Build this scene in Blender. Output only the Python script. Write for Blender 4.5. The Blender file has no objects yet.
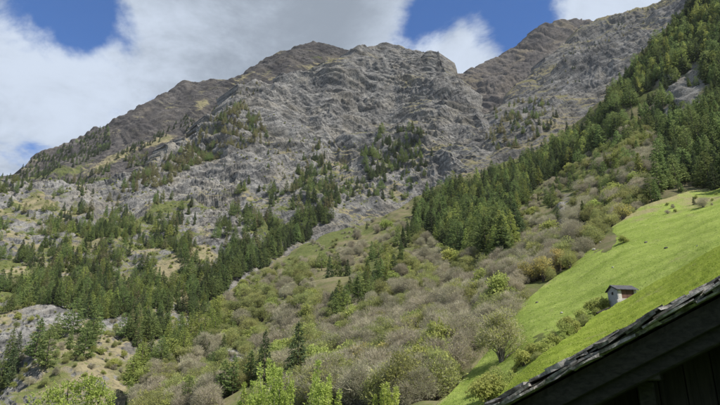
import bpy, math, random
import numpy as np
from mathutils import Vector

# ------------------------------------------------------------------ camera
sc = bpy.context.scene
COL = sc.collection
F, PITCH = 560.0, math.radians(18.0)            # focal length in photo pixels (720 wide), upward tilt
cam_d = bpy.data.cameras.new('camera')
cam_d.sensor_width = 36.0
cam_d.lens = 36.0 * F / 720.0
cam_d.clip_start, cam_d.clip_end = 0.1, 20000.0
cam = bpy.data.objects.new('camera', cam_d)
cam.rotation_euler = (math.radians(90) + PITCH, 0, 0)
COL.objects.link(cam)
sc.camera = cam

# ------------------------------------------------------------------ light
SUN_EL = math.radians(50)
SUN_AZ = math.radians(38)                        # sun stands to the right, a little behind the viewer
sd = Vector((math.cos(SUN_EL) * math.cos(SUN_AZ), -math.cos(SUN_EL) * math.sin(SUN_AZ), math.sin(SUN_EL)))
sun_d = bpy.data.lights.new('sun', 'SUN')
sun_d.energy = 4.8
sun_d.angle = math.radians(0.6)
sun_d.color = (1.0, 0.955, 0.88)
sun = bpy.data.objects.new('sun', sun_d)
sun.rotation_euler = sd.to_track_quat('Z', 'Y').to_euler()
COL.objects.link(sun)

cy = sc.cycles
cy.max_bounces, cy.diffuse_bounces, cy.glossy_bounces, cy.transmission_bounces, cy.transparent_max_bounces = 4, 2, 1, 2, 4
vs = sc.view_settings
sc.display_settings.display_device = 'sRGB'
vs.view_transform = 'Standard'
vs.look = 'None'
vs.exposure = 0.5
vs.gamma = 1.0
vs.use_curve_mapping = False

CP, SP = math.cos(PITCH), math.sin(PITCH)


def ray(u, v):
    """direction of a photo pixel, scaled to y = 1"""
    a = (np.asarray(u, float) - 360.0) / F
    b = (202.5 - np.asarray(v, float)) / F
    y = CP - b * SP
    z = SP + b * CP
    return a / y, z / y


def at(u, v, Y):
    x, z = ray(u, v)
    Y = np.asarray(Y, float)
    return np.stack([x * Y, np.broadcast_to(Y, np.shape(x * Y)), z * Y], -1)


# ------------------------------------------------------------------ node helpers
class NT:
    def __init__(s, tree):
        s.t = tree
        s.t.nodes.clear()

    def n(s, kind, ins=None, **kw):
        nd = s.t.nodes.new(kind)
        for k, v in kw.items():
            setattr(nd, k, v)
        for k, v in (ins or {}).items():
            if isinstance(v, bpy.types.NodeSocket):
                s.t.links.new(v, nd.inputs[k])
            else:
                nd.inputs[k].default_value = v
        return nd

    def math(s, op, a, b=0.0, c=None, clamp=False):
        d = {0: a, 1: b}
        if c is not None:
            d[2] = c
        return s.n('ShaderNodeMath', d, operation=op, use_clamp=clamp).outputs[0]

    def mix(s, f, a, b, blend='MIX'):
        nd = s.n('ShaderNodeMix', data_type='RGBA', blend_type=blend)
        for i, v in ((0, f), (6, a), (7, b)):
            if isinstance(v, bpy.types.NodeSocket):
                s.t.links.new(v, nd.inputs[i])
            else:
                nd.inputs[i].default_value = v if i == 0 else (*v, 1.0) if len(v) == 3 else v
        return nd.outputs[2]

    def step(s, x, lo, hi, o0=0.0, o1=1.0):
        return s.n('ShaderNodeMapRange', {0: x, 1: lo, 2: hi, 3: o0, 4: o1}, interpolation_type='SMOOTHSTEP').outputs[0]

    def noise(s, vec, scale, detail=4.0, rough=0.55, dist=0.0):
        return s.n('ShaderNodeTexNoise', {'Vector': vec, 'Scale': scale, 'Detail': detail, 'Roughness': rough, 'Distortion': dist}).outputs[0]


# ------------------------------------------------------------------ sky
world = bpy.data.worlds.new('World')
sc.world = world
world.use_nodes = True
w = NT(world.node_tree)
SKY_STRENGTH = 0.1
sky = w.n('ShaderNodeTexSky', sky_type='NISHITA', sun_disc=False, sun_elevation=SUN_EL,
          sun_rotation=math.atan2(sd.x, sd.y), altitude=1400.0, air_density=1.0, dust_density=0.6, ozone_density=1.6)
gen = w.n('ShaderNodeTexCoord').outputs['Generated']
sep = w.n('ShaderNodeSeparateXYZ', {0: gen})
zz = w.math('ADD', w.math('MAXIMUM', sep.outputs[2], 0.0), 0.22)
pl = w.n('ShaderNodeCombineXYZ', {0: w.math('DIVIDE', sep.outputs[0], zz), 1: w.math('DIVIDE', sep.outputs[1], zz), 2: 0.37}).outputs[0]
big = w.noise(pl, 1.15, 3.0, 0.5, 0.3)
fine = w.noise(pl, 3.6, 10.0, 0.62, 0.25)
cov = w.math('ADD', w.math('MULTIPLY', big, 0.9), w.math('MULTIPLY', fine, 2.1))      # about 0.75 +- 0.2


def sky_spot(u, v, rad, amt, cur):
    """a break (negative) or a thicker bank (positive) of cloud in one direction of the sky"""
    x, z = ray(u, v)
    d = Vector((float(x), 1.0, float(z))).normalized()
    dt = w.n('ShaderNodeVectorMath', {0: gen, 1: tuple(d)}, operation='DOT_PRODUCT').outputs['Value']
    g = w.step(dt, math.cos(math.radians(rad)), 1.0, 0.0, amt)
    return w.math('ADD', cur, g)


for u, v, r, a in ((25, -10, 8, -0.60), (100, 8, 5, -0.2), (112, 42, 5, -0.38), (60, 60, 8, 0.3), (150, 10, 6, 0.2), (60, 122, 7, -0.08), (20, 100, 6, -0.1), (412, 30, 5, -0.42), (500, 5, 9, -0.50), (450, 8, 6, -0.25),
                   (545, 10, 6, -0.35), (520, 45, 5, -0.25), (240, 20, 17, 0.30), (466, 52, 5.5, 0.46), (445, 40, 3, 0.12), (610, 12, 7, 0.42), (15, 100, 11, 0.22), (660, 0, 8, 0.3)):
    cov = sky_spot(u, v, r, a, cov)
cl = w.step(cov, 1.12, 1.58)
shade = w.noise(pl, 2.6, 9.0, 0.64, 0.3)
for u, v, r, a in ((270, 8, 14, -0.12), (340, 30, 9, -0.06), (130, 75, 13, 0.08), (390, 40, 6, 0.12), (620, 5, 7, 0.22), (30, 130, 12, 0.12), (465, 60, 6, 0.2)):
    shade = sky_spot(u, v, r, a, shade)
cloudc = w.mix(w.step(shade, 0.30, 0.72), (2.1, 2.45, 2.95), (4.6, 5.2, 6.15))
skyc = w.mix(1.0, sky.outputs[0], (0.34, 0.72, 1.18), 'MULTIPLY')
w.n('ShaderNodeOutputWorld', {0: w.n('ShaderNodeBackground', {0: w.mix(cl, skyc, cloudc), 1: SKY_STRENGTH}).outputs[0]})

# ------------------------------------------------------------------ noise
_r = np.random.RandomState(7)
PERM = np.tile(_r.permutation(256), 3)
G3 = _r.normal(size=(256, 3))
G3 /= np.linalg.norm(G3, axis=1)[:, None]


def pn(P, s=1.0, off=0.0):
    """3-D gradient noise, about -0.7..0.7; s = feature size(s) in metres"""
    Q = P / np.asarray(s, float) + off
    I = np.floor(Q)
    f = Q - I
    I = I.astype(np.int64) & 255
    w_ = f * f * f * (f * (f * 6 - 15) + 10)
    out = 0
    for dx in (0, 1):
        wx = w_[..., 0] if dx else 1 - w_[..., 0]
        a = PERM[I[..., 0] + dx]
        for dy in (0, 1):
            wy = wx * (w_[..., 1] if dy else 1 - w_[..., 1])
            b = PERM[a + I[..., 1] + dy]
            for dz in (0, 1):
                g = G3[PERM[b + I[..., 2] + dz]]
                wz = wy * (w_[..., 2] if dz else 1 - w_[..., 2])
                out = out + wz * (g[..., 0] * (f[..., 0] - dx) + g[..., 1] * (f[..., 1] - dy) + g[..., 2] * (f[..., 2] - dz))
    return out


def fbm(P, s, o=4, gain=0.5, off=0.0):
    s = np.asarray(s, float)
    return sum(gain ** i * pn(P, s / 2.03 ** i, off + 17.3 * i) for i in range(o))


def ridged(P, s, o=3, gain=0.5, off=0.0):
    s = np.asarray(s, float)
    return sum(gain ** i * (1 - 2.6 * np.abs(pn(P, s / 2.07 ** i, off + 9.1 * i))) for i in range(o))


def rbf(ctrl):
    c = np.array(ctrl, float)
    X = c[:, :2]
    y = np.log(c[:, 2])
    D = np.linalg.norm(X[:, None] - X[None], axis=-1)
    n = len(c)
    A = np.zeros((n + 3, n + 3))
    A[:n, :n] = -np.sqrt(D * D + 15.0 ** 2)
    A[:n, n] = 1
    A[:n, n + 1:] = X / 100
    A[n:, :n] = A[:n, n:].T
    A[:n, :n] += np.eye(n) * 1.0
    sol = np.linalg.solve(A, np.r_[y, 0, 0, 0])

    def f(U, V):
        out = np.full(U.shape, sol[n]) + sol[n + 1] * U / 100 + sol[n + 2] * V / 100
        for k in range(n):
            out -= sol[k] * np.sqrt((U - X[k, 0]) ** 2 + (V - X[k, 1]) ** 2 + 225.0)
        return np.exp(out)
    return f


def line(pts):
    p = np.array(sorted(pts), float)
    return lambda u: np.interp(u, p[:, 0], p[:, 1])


def inpoly(poly, U, V):
    p = np.array(poly, float)
    r = np.zeros(np.shape(U), bool)
    j = len(p) - 1
    for i in range(len(p)):
        c = ((p[i, 1] > V) != (p[j, 1] > V))
        with np.errstate(divide='ignore', invalid='ignore'):
            c &= U < (p[j, 0] - p[i, 0]) * (V - p[i, 1]) / (p[j, 1] - p[i, 1]) + p[i, 0]
        r ^= c
        j = i
    return r


def blob(U, V, u, v, ru, rv, ang=0.0):
    c, s = math.cos(math.radians(ang)), math.sin(math.radians(ang))
    a = ((U - u) * c + (V - v) * s) / ru
    b = (-(U - u) * s + (V - v) * c) / rv
    return np.exp(-(a * a + b * b))


def blobs(U, V, L):
    out = np.zeros(U.shape)
    for b in L:
        out = np.maximum(out, b[0] * blob(U, V, *b[1:]))
    return out


def sm(x, a, b):
    t = np.clip((x - a) / (b - a), 0, 1)
    return t * t * (3 - 2 * t)


# ------------------------------------------------------------------ terrain sheets
def grid_normals(P):
    du = np.gradient(P, axis=1)
    dv = np.gradient(P, axis=0)
    N = np.cross(du, -dv)
    N /= np.linalg.norm(N, axis=-1)[..., None] + 1e-9
    N[N[..., 2] < 0] *= -1
    return N


SHEETS = {}


def sheet(name, u0, u1, nu, nv, top, bot, ctrl, disp, cover, mat, rough=0.0, back=True):
    u = np.linspace(u0, u1, nu)
    cu, ct = np.linspace(0, nu - 1, nu // 4 + 2), np.linspace(0, nv - 1, nv // 4 + 2)      # distance field on a coarse grid, then refined
    ar = np.arange(nu)
    uc = np.interp(cu, ar, u)
    tc_, bc_ = top(uc), bot(uc)
    tp, bt = np.interp(ar, cu, tc_), np.interp(ar, cu, bc_)
    t = np.linspace(0, 1, nv)
    U = np.broadcast_to(u, (nv, nu)).copy()
    V = tp[None] + t[:, None] * (bt - tp)[None]
    if rough:                                    # small unevenness of the skyline only
        k = np.stack([u, u * 0, u * 0], -1)
        jag = rough * (pn(k, 9.0) * 1.6 + pn(k, 4.0, 5.5) + pn(k, 1.7, 9.0) * 0.6)
        V = V + jag[None] * np.exp(-np.arange(nv) / 5.0)[:, None]
    Vc = tc_[None] + (ct / (nv - 1))[:, None] * (bc_ - tc_)[None]
    Yc = np.log(rbf(ctrl)(np.broadcast_to(uc, Vc.shape).copy(), Vc))
    Yr = np.stack([np.interp(np.arange(nu), cu, r_) for r_ in Yc])
    Yf = np.stack([np.interp(np.arange(nv), ct, c_) for c_ in Yr.T]).T
    P = at(U, V, np.exp(Yf))
    if back:                                     # the far side of the ridge, falling away behind the skyline
        rows = []
        for k, (dy, dz) in enumerate(((0.30, -0.32), (0.12, -0.10), (0.045, -0.026), (0.012, -0.004))):
            R = P[0].copy()
            R[:, 0] *= 1 + dy
            R[:, 2] += dz * R[:, 1]
            R[:, 1] *= 1 + dy
            rows.append(R)
        P = np.concatenate([np.stack(rows), P])
        U = np.concatenate([U[:1]] * 4 + [U])
        V = np.concatenate([V[:1]] * 4 + [V])
    N = grid_normals(P)
    d = disp(P, U, V)
    P = P + N * d[..., None]
    N2 = grid_normals(P)
    C = cover(P, U, V, N2, d)
    h, wd = P.shape[:2]
    idx = np.arange(h * wd).reshape(h, wd)
    q = np.stack([idx[:-1, :-1], idx[1:, :-1], idx[1:, 1:], idx[:-1, 1:]], -1).reshape(-1, 4)
    me = bpy.data.meshes.new(name)
    me.vertices.add(h * wd)
    me.vertices.foreach_set('co', P.reshape(-1).astype(np.float32))
    me.loops.add(q.size)
    me.loops.foreach_set('vertex_index', q.reshape(-1).astype(np.int32))
    me.polygons.add(len(q))
    me.polygons.foreach_set('loop_start', np.arange(0, q.size, 4, dtype=np.int32))
    me.update(calc_edges=True)
    me.polygons.foreach_set('use_smooth', np.ones(len(q), bool))
    at_ = me.attributes.new('cover', 'FLOAT_COLOR', 'POINT')
    at_.data.foreach_set('color', np.concatenate([C, np.ones(C.shape[:2] + (1,))], -1).reshape(-1).astype(np.float32))
    me.materials.append(mat)
    o = bpy.data.objects.new(name, me)
    o['kind'] = 'structure'
    COL.objects.link(o)
    off = 4 if back else 0
    SHEETS[name] = (P[off:], u0, u1, top, bot)
    return o


def ground(name, u, v):
    P, u0, u1, top, bot = SHEETS[name]
    a = np.clip((u - u0) / (u1 - u0), 0, 1) * (P.shape[1] - 1)
    tp, bt = float(top(u)), float(bot(u))
    b = np.clip((v - tp) / (bt - tp), 0, 1) * (P.shape[0] - 1)
    i, j = min(int(b), P.shape[0] - 2), min(int(a), P.shape[1] - 2)
    fb, fa = b - i, a - j
    return (P[i, j] * (1 - fa) + P[i, j + 1] * fa) * (1 - fb) + (P[i + 1, j] * (1 - fa) + P[i + 1, j + 1] * fa) * fb


def rock_disp(P, amp, dip=27.0, strength=1.0):
    """cliff relief: buttresses, gullies running down the face, tilted beds with ledges, loose blocks"""
    cd, sd_ = np.cos(np.radians(dip)), np.sin(np.radians(dip))
    wx = pn(P, 130.0, 2.2)[..., None] * 30 + pn(P, 45.0, 6.2)[..., None] * 9
    W = P + wx
    B = P + wx * 0.35
    S = np.stack([B[..., 0] * cd - B[..., 2] * sd_, B[..., 1], B[..., 0] * sd_ + B[..., 2] * cd], -1)   # along the beds, into, across
    big_ = fbm(P, 240.0, 2) * 46 + fbm(P, (75, 75, 140), 2, 0.5, 5.1) * 15
    gul = ridged(W, (62, 90, 240), 2, 0.5, 3.3) * 8
    led = ridged(S, (150, 80, 24), 3, 0.55, 7.7) * 7.0
    pil = ridged(B, (20, 24, 90), 2, 0.6, 1.1) * 3.8
    blk = ridged(S, (26, 20, 13), 3, 0.62, 1.9) * 2.3 + fbm(P, 6.0, 2, 0.7, 5.9) * 1.3
    hh = S[..., 2] / 30.0 + pn(S, (90, 60, 60), 4.0) * 1.5
    fr = hh - np.floor(hh)
    ter = (fr - sm(fr, 0.70, 1.0)) * 13.0 * (0.35 + np.clip(pn(P, 140.0, 8.8) + 0.3, 0, 1))
    h2 = S[..., 2] / 78.0 + pn(S, (260, 200, 200), 14.0) * 1.1
    f2 = h2 - np.floor(h2)
    bands = (f2 - sm(f2, 0.74, 1.0)) * 22.0 * (0.3 + np.clip(pn(P, 220.0, 18.8) * 1.6 + 0.4, 0, 1))          # long cliff bands
    rav = ridged(W, (190, 220, 620), 1, 0.5, 23.0) * 6                                                       # a few deep ravines
    det = 0.45 + 0.85 * sm(pn(P, 130.0, 31.0), -0.3, 0.35)                                                    # smooth slabs beside broken ground
    return (big_ + bands + rav + ((gul + led + ter) + (pil + blk) * det) * strength) * amp


# ------------------------------------------------------------------ terrain material
def terrain_mat(name, rock_lo, rock_hi, rock_dark, scale=1.0, green=((0.075, 0.10, 0.035), (0.15, 0.155, 0.06)), bump=1.0, dip=27.0, tan_=((0.19, 0.160, 0.092), (0.33, 0.29, 0.185), (0.155, 0.155, 0.075))):
    m = bpy.data.materials.new(name)
    m.use_nodes = True
    t = NT(m.node_tree)
    pos = t.n('ShaderNodeNewGeometry').outputs['Position']
    cov_ = t.n('ShaderNodeVertexColor', layer_name='cover').outputs[0]
    sp_ = t.n('ShaderNodeSeparateColor', {0: cov_})
    rot = t.n('ShaderNodeMapping', {0: pos, 2: (0.0, math.radians(dip), 0.0)}).outputs[0]
    beds = t.n('ShaderNodeMapping', {0: rot, 3: (0.30, 0.4, 1.4)}).outputs[0]
    n1 = t.noise(pos, 0.018 * scale, 4.0, 0.6)
    n2 = t.noise(beds, 0.085 * scale, 5.0, 0.68, 0.8)
    n3 = t.noise(pos, 0.30 * scale, 4.0, 0.68)
    rock = t.mix(t.step(n2, 0.34, 0.66), rock_lo, rock_hi)
    rock = t.mix(t.math('MULTIPLY', t.step(n1, 0.45, 0.66), 0.5), rock, (rock_hi[0] * 0.95, rock_hi[1] * 0.88, rock_hi[2] * 0.74))
    rock = t.mix(t.math('MULTIPLY', t.step(n3, 0.48, 0.34), 0.6), rock, rock_dark)
    rock = t.mix(t.math('MULTIPLY', t.step(n3, 0.55, 0.72), 0.5), rock, (rock_hi[0] * 1.25, rock_hi[1] * 1.24, rock_hi[2] * 1.22))
    streak = t.noise(t.n('ShaderNodeMapping', {0: rot, 3: (1.6, 1.2, 0.35)}).outputs[0], 0.16 * scale, 3.0, 0.7, 0.5)
    rock = t.mix(t.math('MULTIPLY', t.step(streak, 0.47, 0.36), 0.65), rock, rock_dark)
    rock = t.mix(sp_.outputs[2], rock, rock_dark)
    tan = t.mix(n3, tan_[0], tan_[1])
    tan = t.mix(t.step(n2, 0.45, 0.65), tan, tan_[2])
    grn = t.mix(t.step(n3, 0.35, 0.65), green[0], green[1])
    jit = t.math('MULTIPLY', t.math('SUBTRACT', t.math('ADD', n3, t.math('MULTIPLY', n2, 0.6)), 0.8), 0.9)
    c = t.mix(t.step(t.math('ADD', sp_.outputs[1], jit), 0.26, 0.66), rock, tan)
    c = t.mix(t.step(t.math('ADD', sp_.outputs[0], jit), 0.30, 0.64), c, grn)
    hgt = t.math('ADD', t.math('ADD', n2, t.math('MULTIPLY', streak, 0.6)), t.math('MULTIPLY', n3, 0.4))
    b = t.n('ShaderNodeBump', {'Strength': 0.9 * bump, 'Distance': 3.0 / scale, 'Height': hgt}).outputs[0]
    d = t.n('ShaderNodeBsdfDiffuse', {'Color': c, 'Roughness': 0.6, 'Normal': b})
    t.n('ShaderNodeOutputMaterial', {0: d.outputs[0]})
    return m


M_rock = terrain_mat('mountain_rock', (0.114, 0.111, 0.107), (0.308, 0.298, 0.280), (0.038, 0.039, 0.042))
M_far = terrain_mat('far_rock', (0.105, 0.095, 0.088), (0.215, 0.193, 0.172), (0.055, 0.050, 0.050), 0.6, bump=0.8, tan_=((0.155, 0.130, 0.095), (0.24, 0.205, 0.155), (0.14, 0.125, 0.085)))
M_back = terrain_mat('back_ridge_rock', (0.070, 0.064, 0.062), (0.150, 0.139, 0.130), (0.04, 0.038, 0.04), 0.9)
M_hill = terrain_mat('hillside_ground', (0.17, 0.165, 0.15), (0.38, 0.36, 0.33), (0.06, 0.06, 0.055), 2.5, bump=0.5, tan_=((0.135, 0.120, 0.066), (0.235, 0.205, 0.125), (0.125, 0.135, 0.058)))


def meadow_mat(name, c0, c1, c2, sc_=1.0):
    m = bpy.data.materials.new(name)
    m.use_nodes = True
    t = NT(m.node_tree)
    pos = t.n('ShaderNodeNewGeometry').outputs['Position']
    cov_ = t.n('ShaderNodeVertexColor', layer_name='cover').outputs[0]
    sp_ = t.n('ShaderNodeSeparateColor', {0: cov_})
    n1 = t.noise(t.n('ShaderNodeMapping', {0: pos, 2: (0, 0, 0.6), 3: (0.5, 1.4, 1)}).outputs[0], 0.07 * sc_, 6.0, 0.6, 0.8)
    n2 = t.noise(pos, 0.5 * sc_, 7.0, 0.68)
    n3 = t.noise(pos, 2.2 * sc_, 5.0, 0.7)
    c = t.mix(t.step(n1, 0.34, 0.66), c0, c1)
    c = t.mix(t.math('MULTIPLY', t.step(n2, 0.5, 0.72), 0.55), c, c2)
    c = t.mix(t.math('MULTIPLY', t.step(n3, 0.55, 0.35), 0.45), c, (c0[0] * 0.5, c0[1] * 0.55, c0[2] * 0.5))
    jit = t.math('MULTIPLY', t.math('SUBTRACT', n2, 0.5), 0.9)
    c = t.mix(t.step(t.math('ADD', sp_.outputs[1], jit), 0.35, 0.85), c, (0.26, 0.235, 0.12))
    c = t.mix(t.step(t.math('ADD', sp_.outputs[2], jit), 0.35, 0.75), c, (0.055, 0.10, 0.02))
    b = t.n('ShaderNodeBump', {'Strength': 0.8, 'Distance': 0.35, 'Height': t.math('ADD', t.math('MULTIPLY', n2, 1.5), n3)}).outputs[0]
    d = t.n('ShaderNodeBsdfDiffuse', {'Color': c, 'Normal': b})
    t.n('ShaderNodeOutputMaterial', {0: d.outputs[0]})
    return m


M_meadow = meadow_mat('meadow_grass', (0.178, 0.235, 0.050), (0.265, 0.325, 0.080), (0.34, 0.35, 0.145))
M_near = meadow_mat('near_grass', (0.200, 0.262, 0.040), (0.290, 0.352, 0.062), (0.37, 0.38, 0.12), 2.0)


# far peak behind everything
def far_cover(P, U, V, N, d):
    t = 0.08 + fbm(P, 200.0, 4, 0.6) * 1.0 + (N[..., 2] - 0.62) * 0.8
    t += blobs(U, V, [(0.55, 470, 100, 16, 30, 30), (0.4, 520, 62, 20, 6, -30), (0.3, 575, 28, 20, 5, 0), (0.4, 555, 44, 20, 5, -20)])
    dk = np.clip(0.15 + fbm(P, 200.0, 3, 0.5, 3) * 0.9 + blobs(U, V, [(0.5, 535, 50, 14, 25, 30), (0.4, 575, 38, 18, 10, 0)]), 0, 0.8)
    return np.stack([t * 0 - 1, np.clip(t, -1, 1), dk], -1)


sheet('far_peak', 380, 720, 560, 260,
      line([(380, 150), (440, 84), (455, 79), (468, 76), (480, 68), (493, 63), (519, 51), (528, 42), (537, 34), (547, 27), (560, 24), (572, 23.5), (586, 26), (600, 30), (640, 45), (720, 80)]),
      line([(380, 200), (720, 190)]),
      [(380, 150, 2000), (455, 79, 2150), (519, 51, 2300), (560, 24, 2450), (600, 30, 2500), (720, 80, 2400), (480, 110, 1850), (520, 110, 1800), (560, 90, 1900),
       (400, 200, 1500), (500, 180, 1450), (600, 180, 1500), (720, 190, 1500), (540, 50, 2280), (500, 80, 2050)],
      lambda P, U, V: rock_disp(P, 0.8, 40.0), far_cover, M_far, 0.35)


# rocky flank right of the gully
def side_cover(P, U, V, N, d):
    cliff = blobs(U, V, [(1.0, 585, 85, 40, 22, -35), (0.8, 620, 55, 30, 14, -35), (0.7, 540, 125, 30, 12, -30)])
    t = 0.52 + fbm(P, 120.0, 4) * 0.9 + (N[..., 2] - 0.6) * 1.1 - cliff * 0.75
    g = -0.2 + fbm(P, 90.0, 4, 0.5, 8) * 0.7 + (N[..., 2] - 0.6) * 0.7 + blobs(U, V, [(0.35, 520, 130, 30, 40, 0)]) - cliff * 0.5
    return np.stack([g, np.clip(t, -1, 1), np.clip(0.1 + fbm(P, 80.0, 3, 0.5, 3) * 0.7, 0, 0.6)], -1)


sheet('side_ridge', 425, 900, 740, 330,
      line([(425, 235), (440, 215), (455, 192), (470, 165), (490, 128), (510, 104), (530, 87), (548, 72), (563, 58), (580, 43), (599, 29), (615, 24), (632, 18), (652, 10), (672, 1), (690, -8), (760, -40), (900, -90)]),
      line([(425, 262), (455, 230), (500, 195), (545, 172), (600, 150), (640, 110), (700, 70), (900, 40)]),
      [(425, 235, 800), (425, 262, 720), (455, 190, 900), (490, 128, 1150), (530, 87, 1300), (563, 58, 1400), (599, 29, 1500), (640, 14, 1450), (680, -3, 1400), (760, -40, 1350), (900, -90, 1300),
       (520, 150, 900), (560, 130, 950), (600, 100, 1050), (640, 60, 1120), (700, 30, 1050), (560, 90, 1180), (600, 62, 1260), (900, 40, 900), (700, 70, 800), (500, 185, 800), (600, 150, 800)],
      lambda P, U, V: rock_disp(P, 0.85, -12.0), side_cover, M_rock, 0.5)


# main massif
def mtn_amp(U, V):
    return np.clip(0.25 + 0.75 * sm(330 - V, 0, 170), 0.22, 1)


def mtn_disp(P, U, V):
    a = mtn_amp(U, V)
    a = a * (1 - 0.72 * blobs(U, V, [(0.6, 400, 50, 45, 8, 5)]))
    d = rock_disp(P, 1.0, 16.0) * a
    # scarps of bare rock low on the left
    d = d + (fbm(P, 9.0, 3, 0.6, 2.2) * 2.5 + ridged(P, (22, 22, 12), 3, 0.6, 6.2) * 1.8) * sm(V, 230, 330)
    return d


TAN = [(0.55, 118, 163, 24, 6, -25), (0.5, 160, 148, 16, 5, -25), (0.45, 150, 172, 16, 7, -20), (0.5, 270, 83, 26, 4, -14), (0.5, 320, 77, 22, 4, -8), (0.35, 205, 108, 9, 9, 0),
       (0.6, 348, 178, 16, 16, 0), (0.45, 285, 170, 12, 8, 0), (0.5, 440, 170, 22, 9, 15), (0.35, 360, 215, 14, 12, 0), (0.35, 385, 130, 22, 6, 25), (0.6, 45, 215, 14, 8, -10),
       (0.6, 8, 232, 14, 8, 0), (0.5, 30, 285, 18, 16, -30), (0.55, 170, 285, 24, 12, -20), (0.45, 205, 258, 7, 24, 20), (0.5, 75, 262, 10, 8, 0), (0.4, 128, 280, 10, 12, 0),
       (0.4, 250, 215, 12, 10, 0), (0.5, 60, 395, 40, 16, 0), (0.4, 110, 390, 20, 12, 0), (0.45, 85, 350, 10, 12, 0), (0.3, 300, 205, 20, 20, 0), (0.4, 415, 112, 12, 30, -10)]
GRN = [(0.6, 60, 300, 90, 60, 0), (0.5, 150, 240, 70, 40, 0), (0.45, 240, 150, 40, 14, -20), (0.45, 180, 180, 50, 10, -25), (0.55, 260, 245, 60, 18, -25), (0.6, 310, 225, 26, 40, 0),
       (0.5, 400, 175, 30, 26, -20), (0.4, 30, 200, 50, 14, 0), (0.5, 60, 185, 60, 10, 0), (0.25, 220, 230, 30, 40, 0), (0.5, 100, 390, 80, 20, 0), (0.3, 345, 205, 20, 30, 0)]
BARE = [(1.0, 35, 345, 42, 12, -20), (0.9, 112, 345, 16, 26, 30), (0.7, 10, 360, 30, 12, -20), (0.9, 208, 190, 50, 14, -4), (0.8, 140, 205, 20, 14, -15), (0.9, 250, 190, 40, 26, 0),
        (0.9, 330, 120, 80, 34, -4), (0.7, 225, 245, 24, 14, 0), (0.6, 385, 85, 50, 26, 6), (0.6, 450, 140, 24, 22, 30), (0.6, 85, 285, 20, 6, -30), (0.5, 25, 275, 20, 8, -30)]


def mtn_cover(P, U, V, N, d):
    bare = blobs(U, V, BARE)
    flat = N[..., 2] - 0.62
    t = 0.22 + fbm(P, 70.0, 4, 0.6) * 0.9 + flat * 1.2 + blobs(U, V, TAN) - bare * 0.42
    g = -0.02 + fbm(P, 45.0, 4, 0.6, 8) * 0.9 + flat * 0.7 + blobs(U, V, GRN) - bare * 0.55
    dk = np.clip(0.02 + fbm(P, 60.0, 3, 0.6, 3) * 0.8, 0, 0.7)
    return np.stack([g, np.clip(t, -1, 1), dk], -1)


BACK_TOP = [(-120, 215), (-40, 192), (0, 184), (22, 181), (30, 168), (38, 158), (60, 149), (80, 138), (95, 132), (110, 127), (130, 117), (155, 103), (172, 95), (185, 87), (200, 86), (230, 82),
            (245, 76), (258, 68), (270, 62), (284, 56), (297, 51), (315, 47), (328, 48), (340, 50), (360, 52), (375, 56), (400, 66)]


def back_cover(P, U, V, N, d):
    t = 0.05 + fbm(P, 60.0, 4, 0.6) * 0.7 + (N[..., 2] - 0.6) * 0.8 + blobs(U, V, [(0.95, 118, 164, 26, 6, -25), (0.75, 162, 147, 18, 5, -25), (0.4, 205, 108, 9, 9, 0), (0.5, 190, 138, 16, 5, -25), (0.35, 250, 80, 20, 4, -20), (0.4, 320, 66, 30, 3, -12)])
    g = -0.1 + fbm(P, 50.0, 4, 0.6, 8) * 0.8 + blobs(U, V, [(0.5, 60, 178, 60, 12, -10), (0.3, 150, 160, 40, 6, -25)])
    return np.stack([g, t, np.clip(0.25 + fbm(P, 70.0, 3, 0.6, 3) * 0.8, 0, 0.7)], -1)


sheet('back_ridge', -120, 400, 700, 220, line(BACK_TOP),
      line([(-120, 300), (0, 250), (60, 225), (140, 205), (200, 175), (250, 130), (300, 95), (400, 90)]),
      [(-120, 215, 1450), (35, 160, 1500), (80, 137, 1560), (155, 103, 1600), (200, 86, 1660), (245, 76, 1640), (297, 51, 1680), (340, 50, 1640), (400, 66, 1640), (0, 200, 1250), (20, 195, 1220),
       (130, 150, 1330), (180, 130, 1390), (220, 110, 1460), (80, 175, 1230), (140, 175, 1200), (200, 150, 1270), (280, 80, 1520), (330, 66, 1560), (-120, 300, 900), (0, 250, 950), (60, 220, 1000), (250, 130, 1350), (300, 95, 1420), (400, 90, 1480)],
      lambda P, U, V: rock_disp(P, 0.42, 35.0), back_cover, M_back, 0.4)

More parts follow.
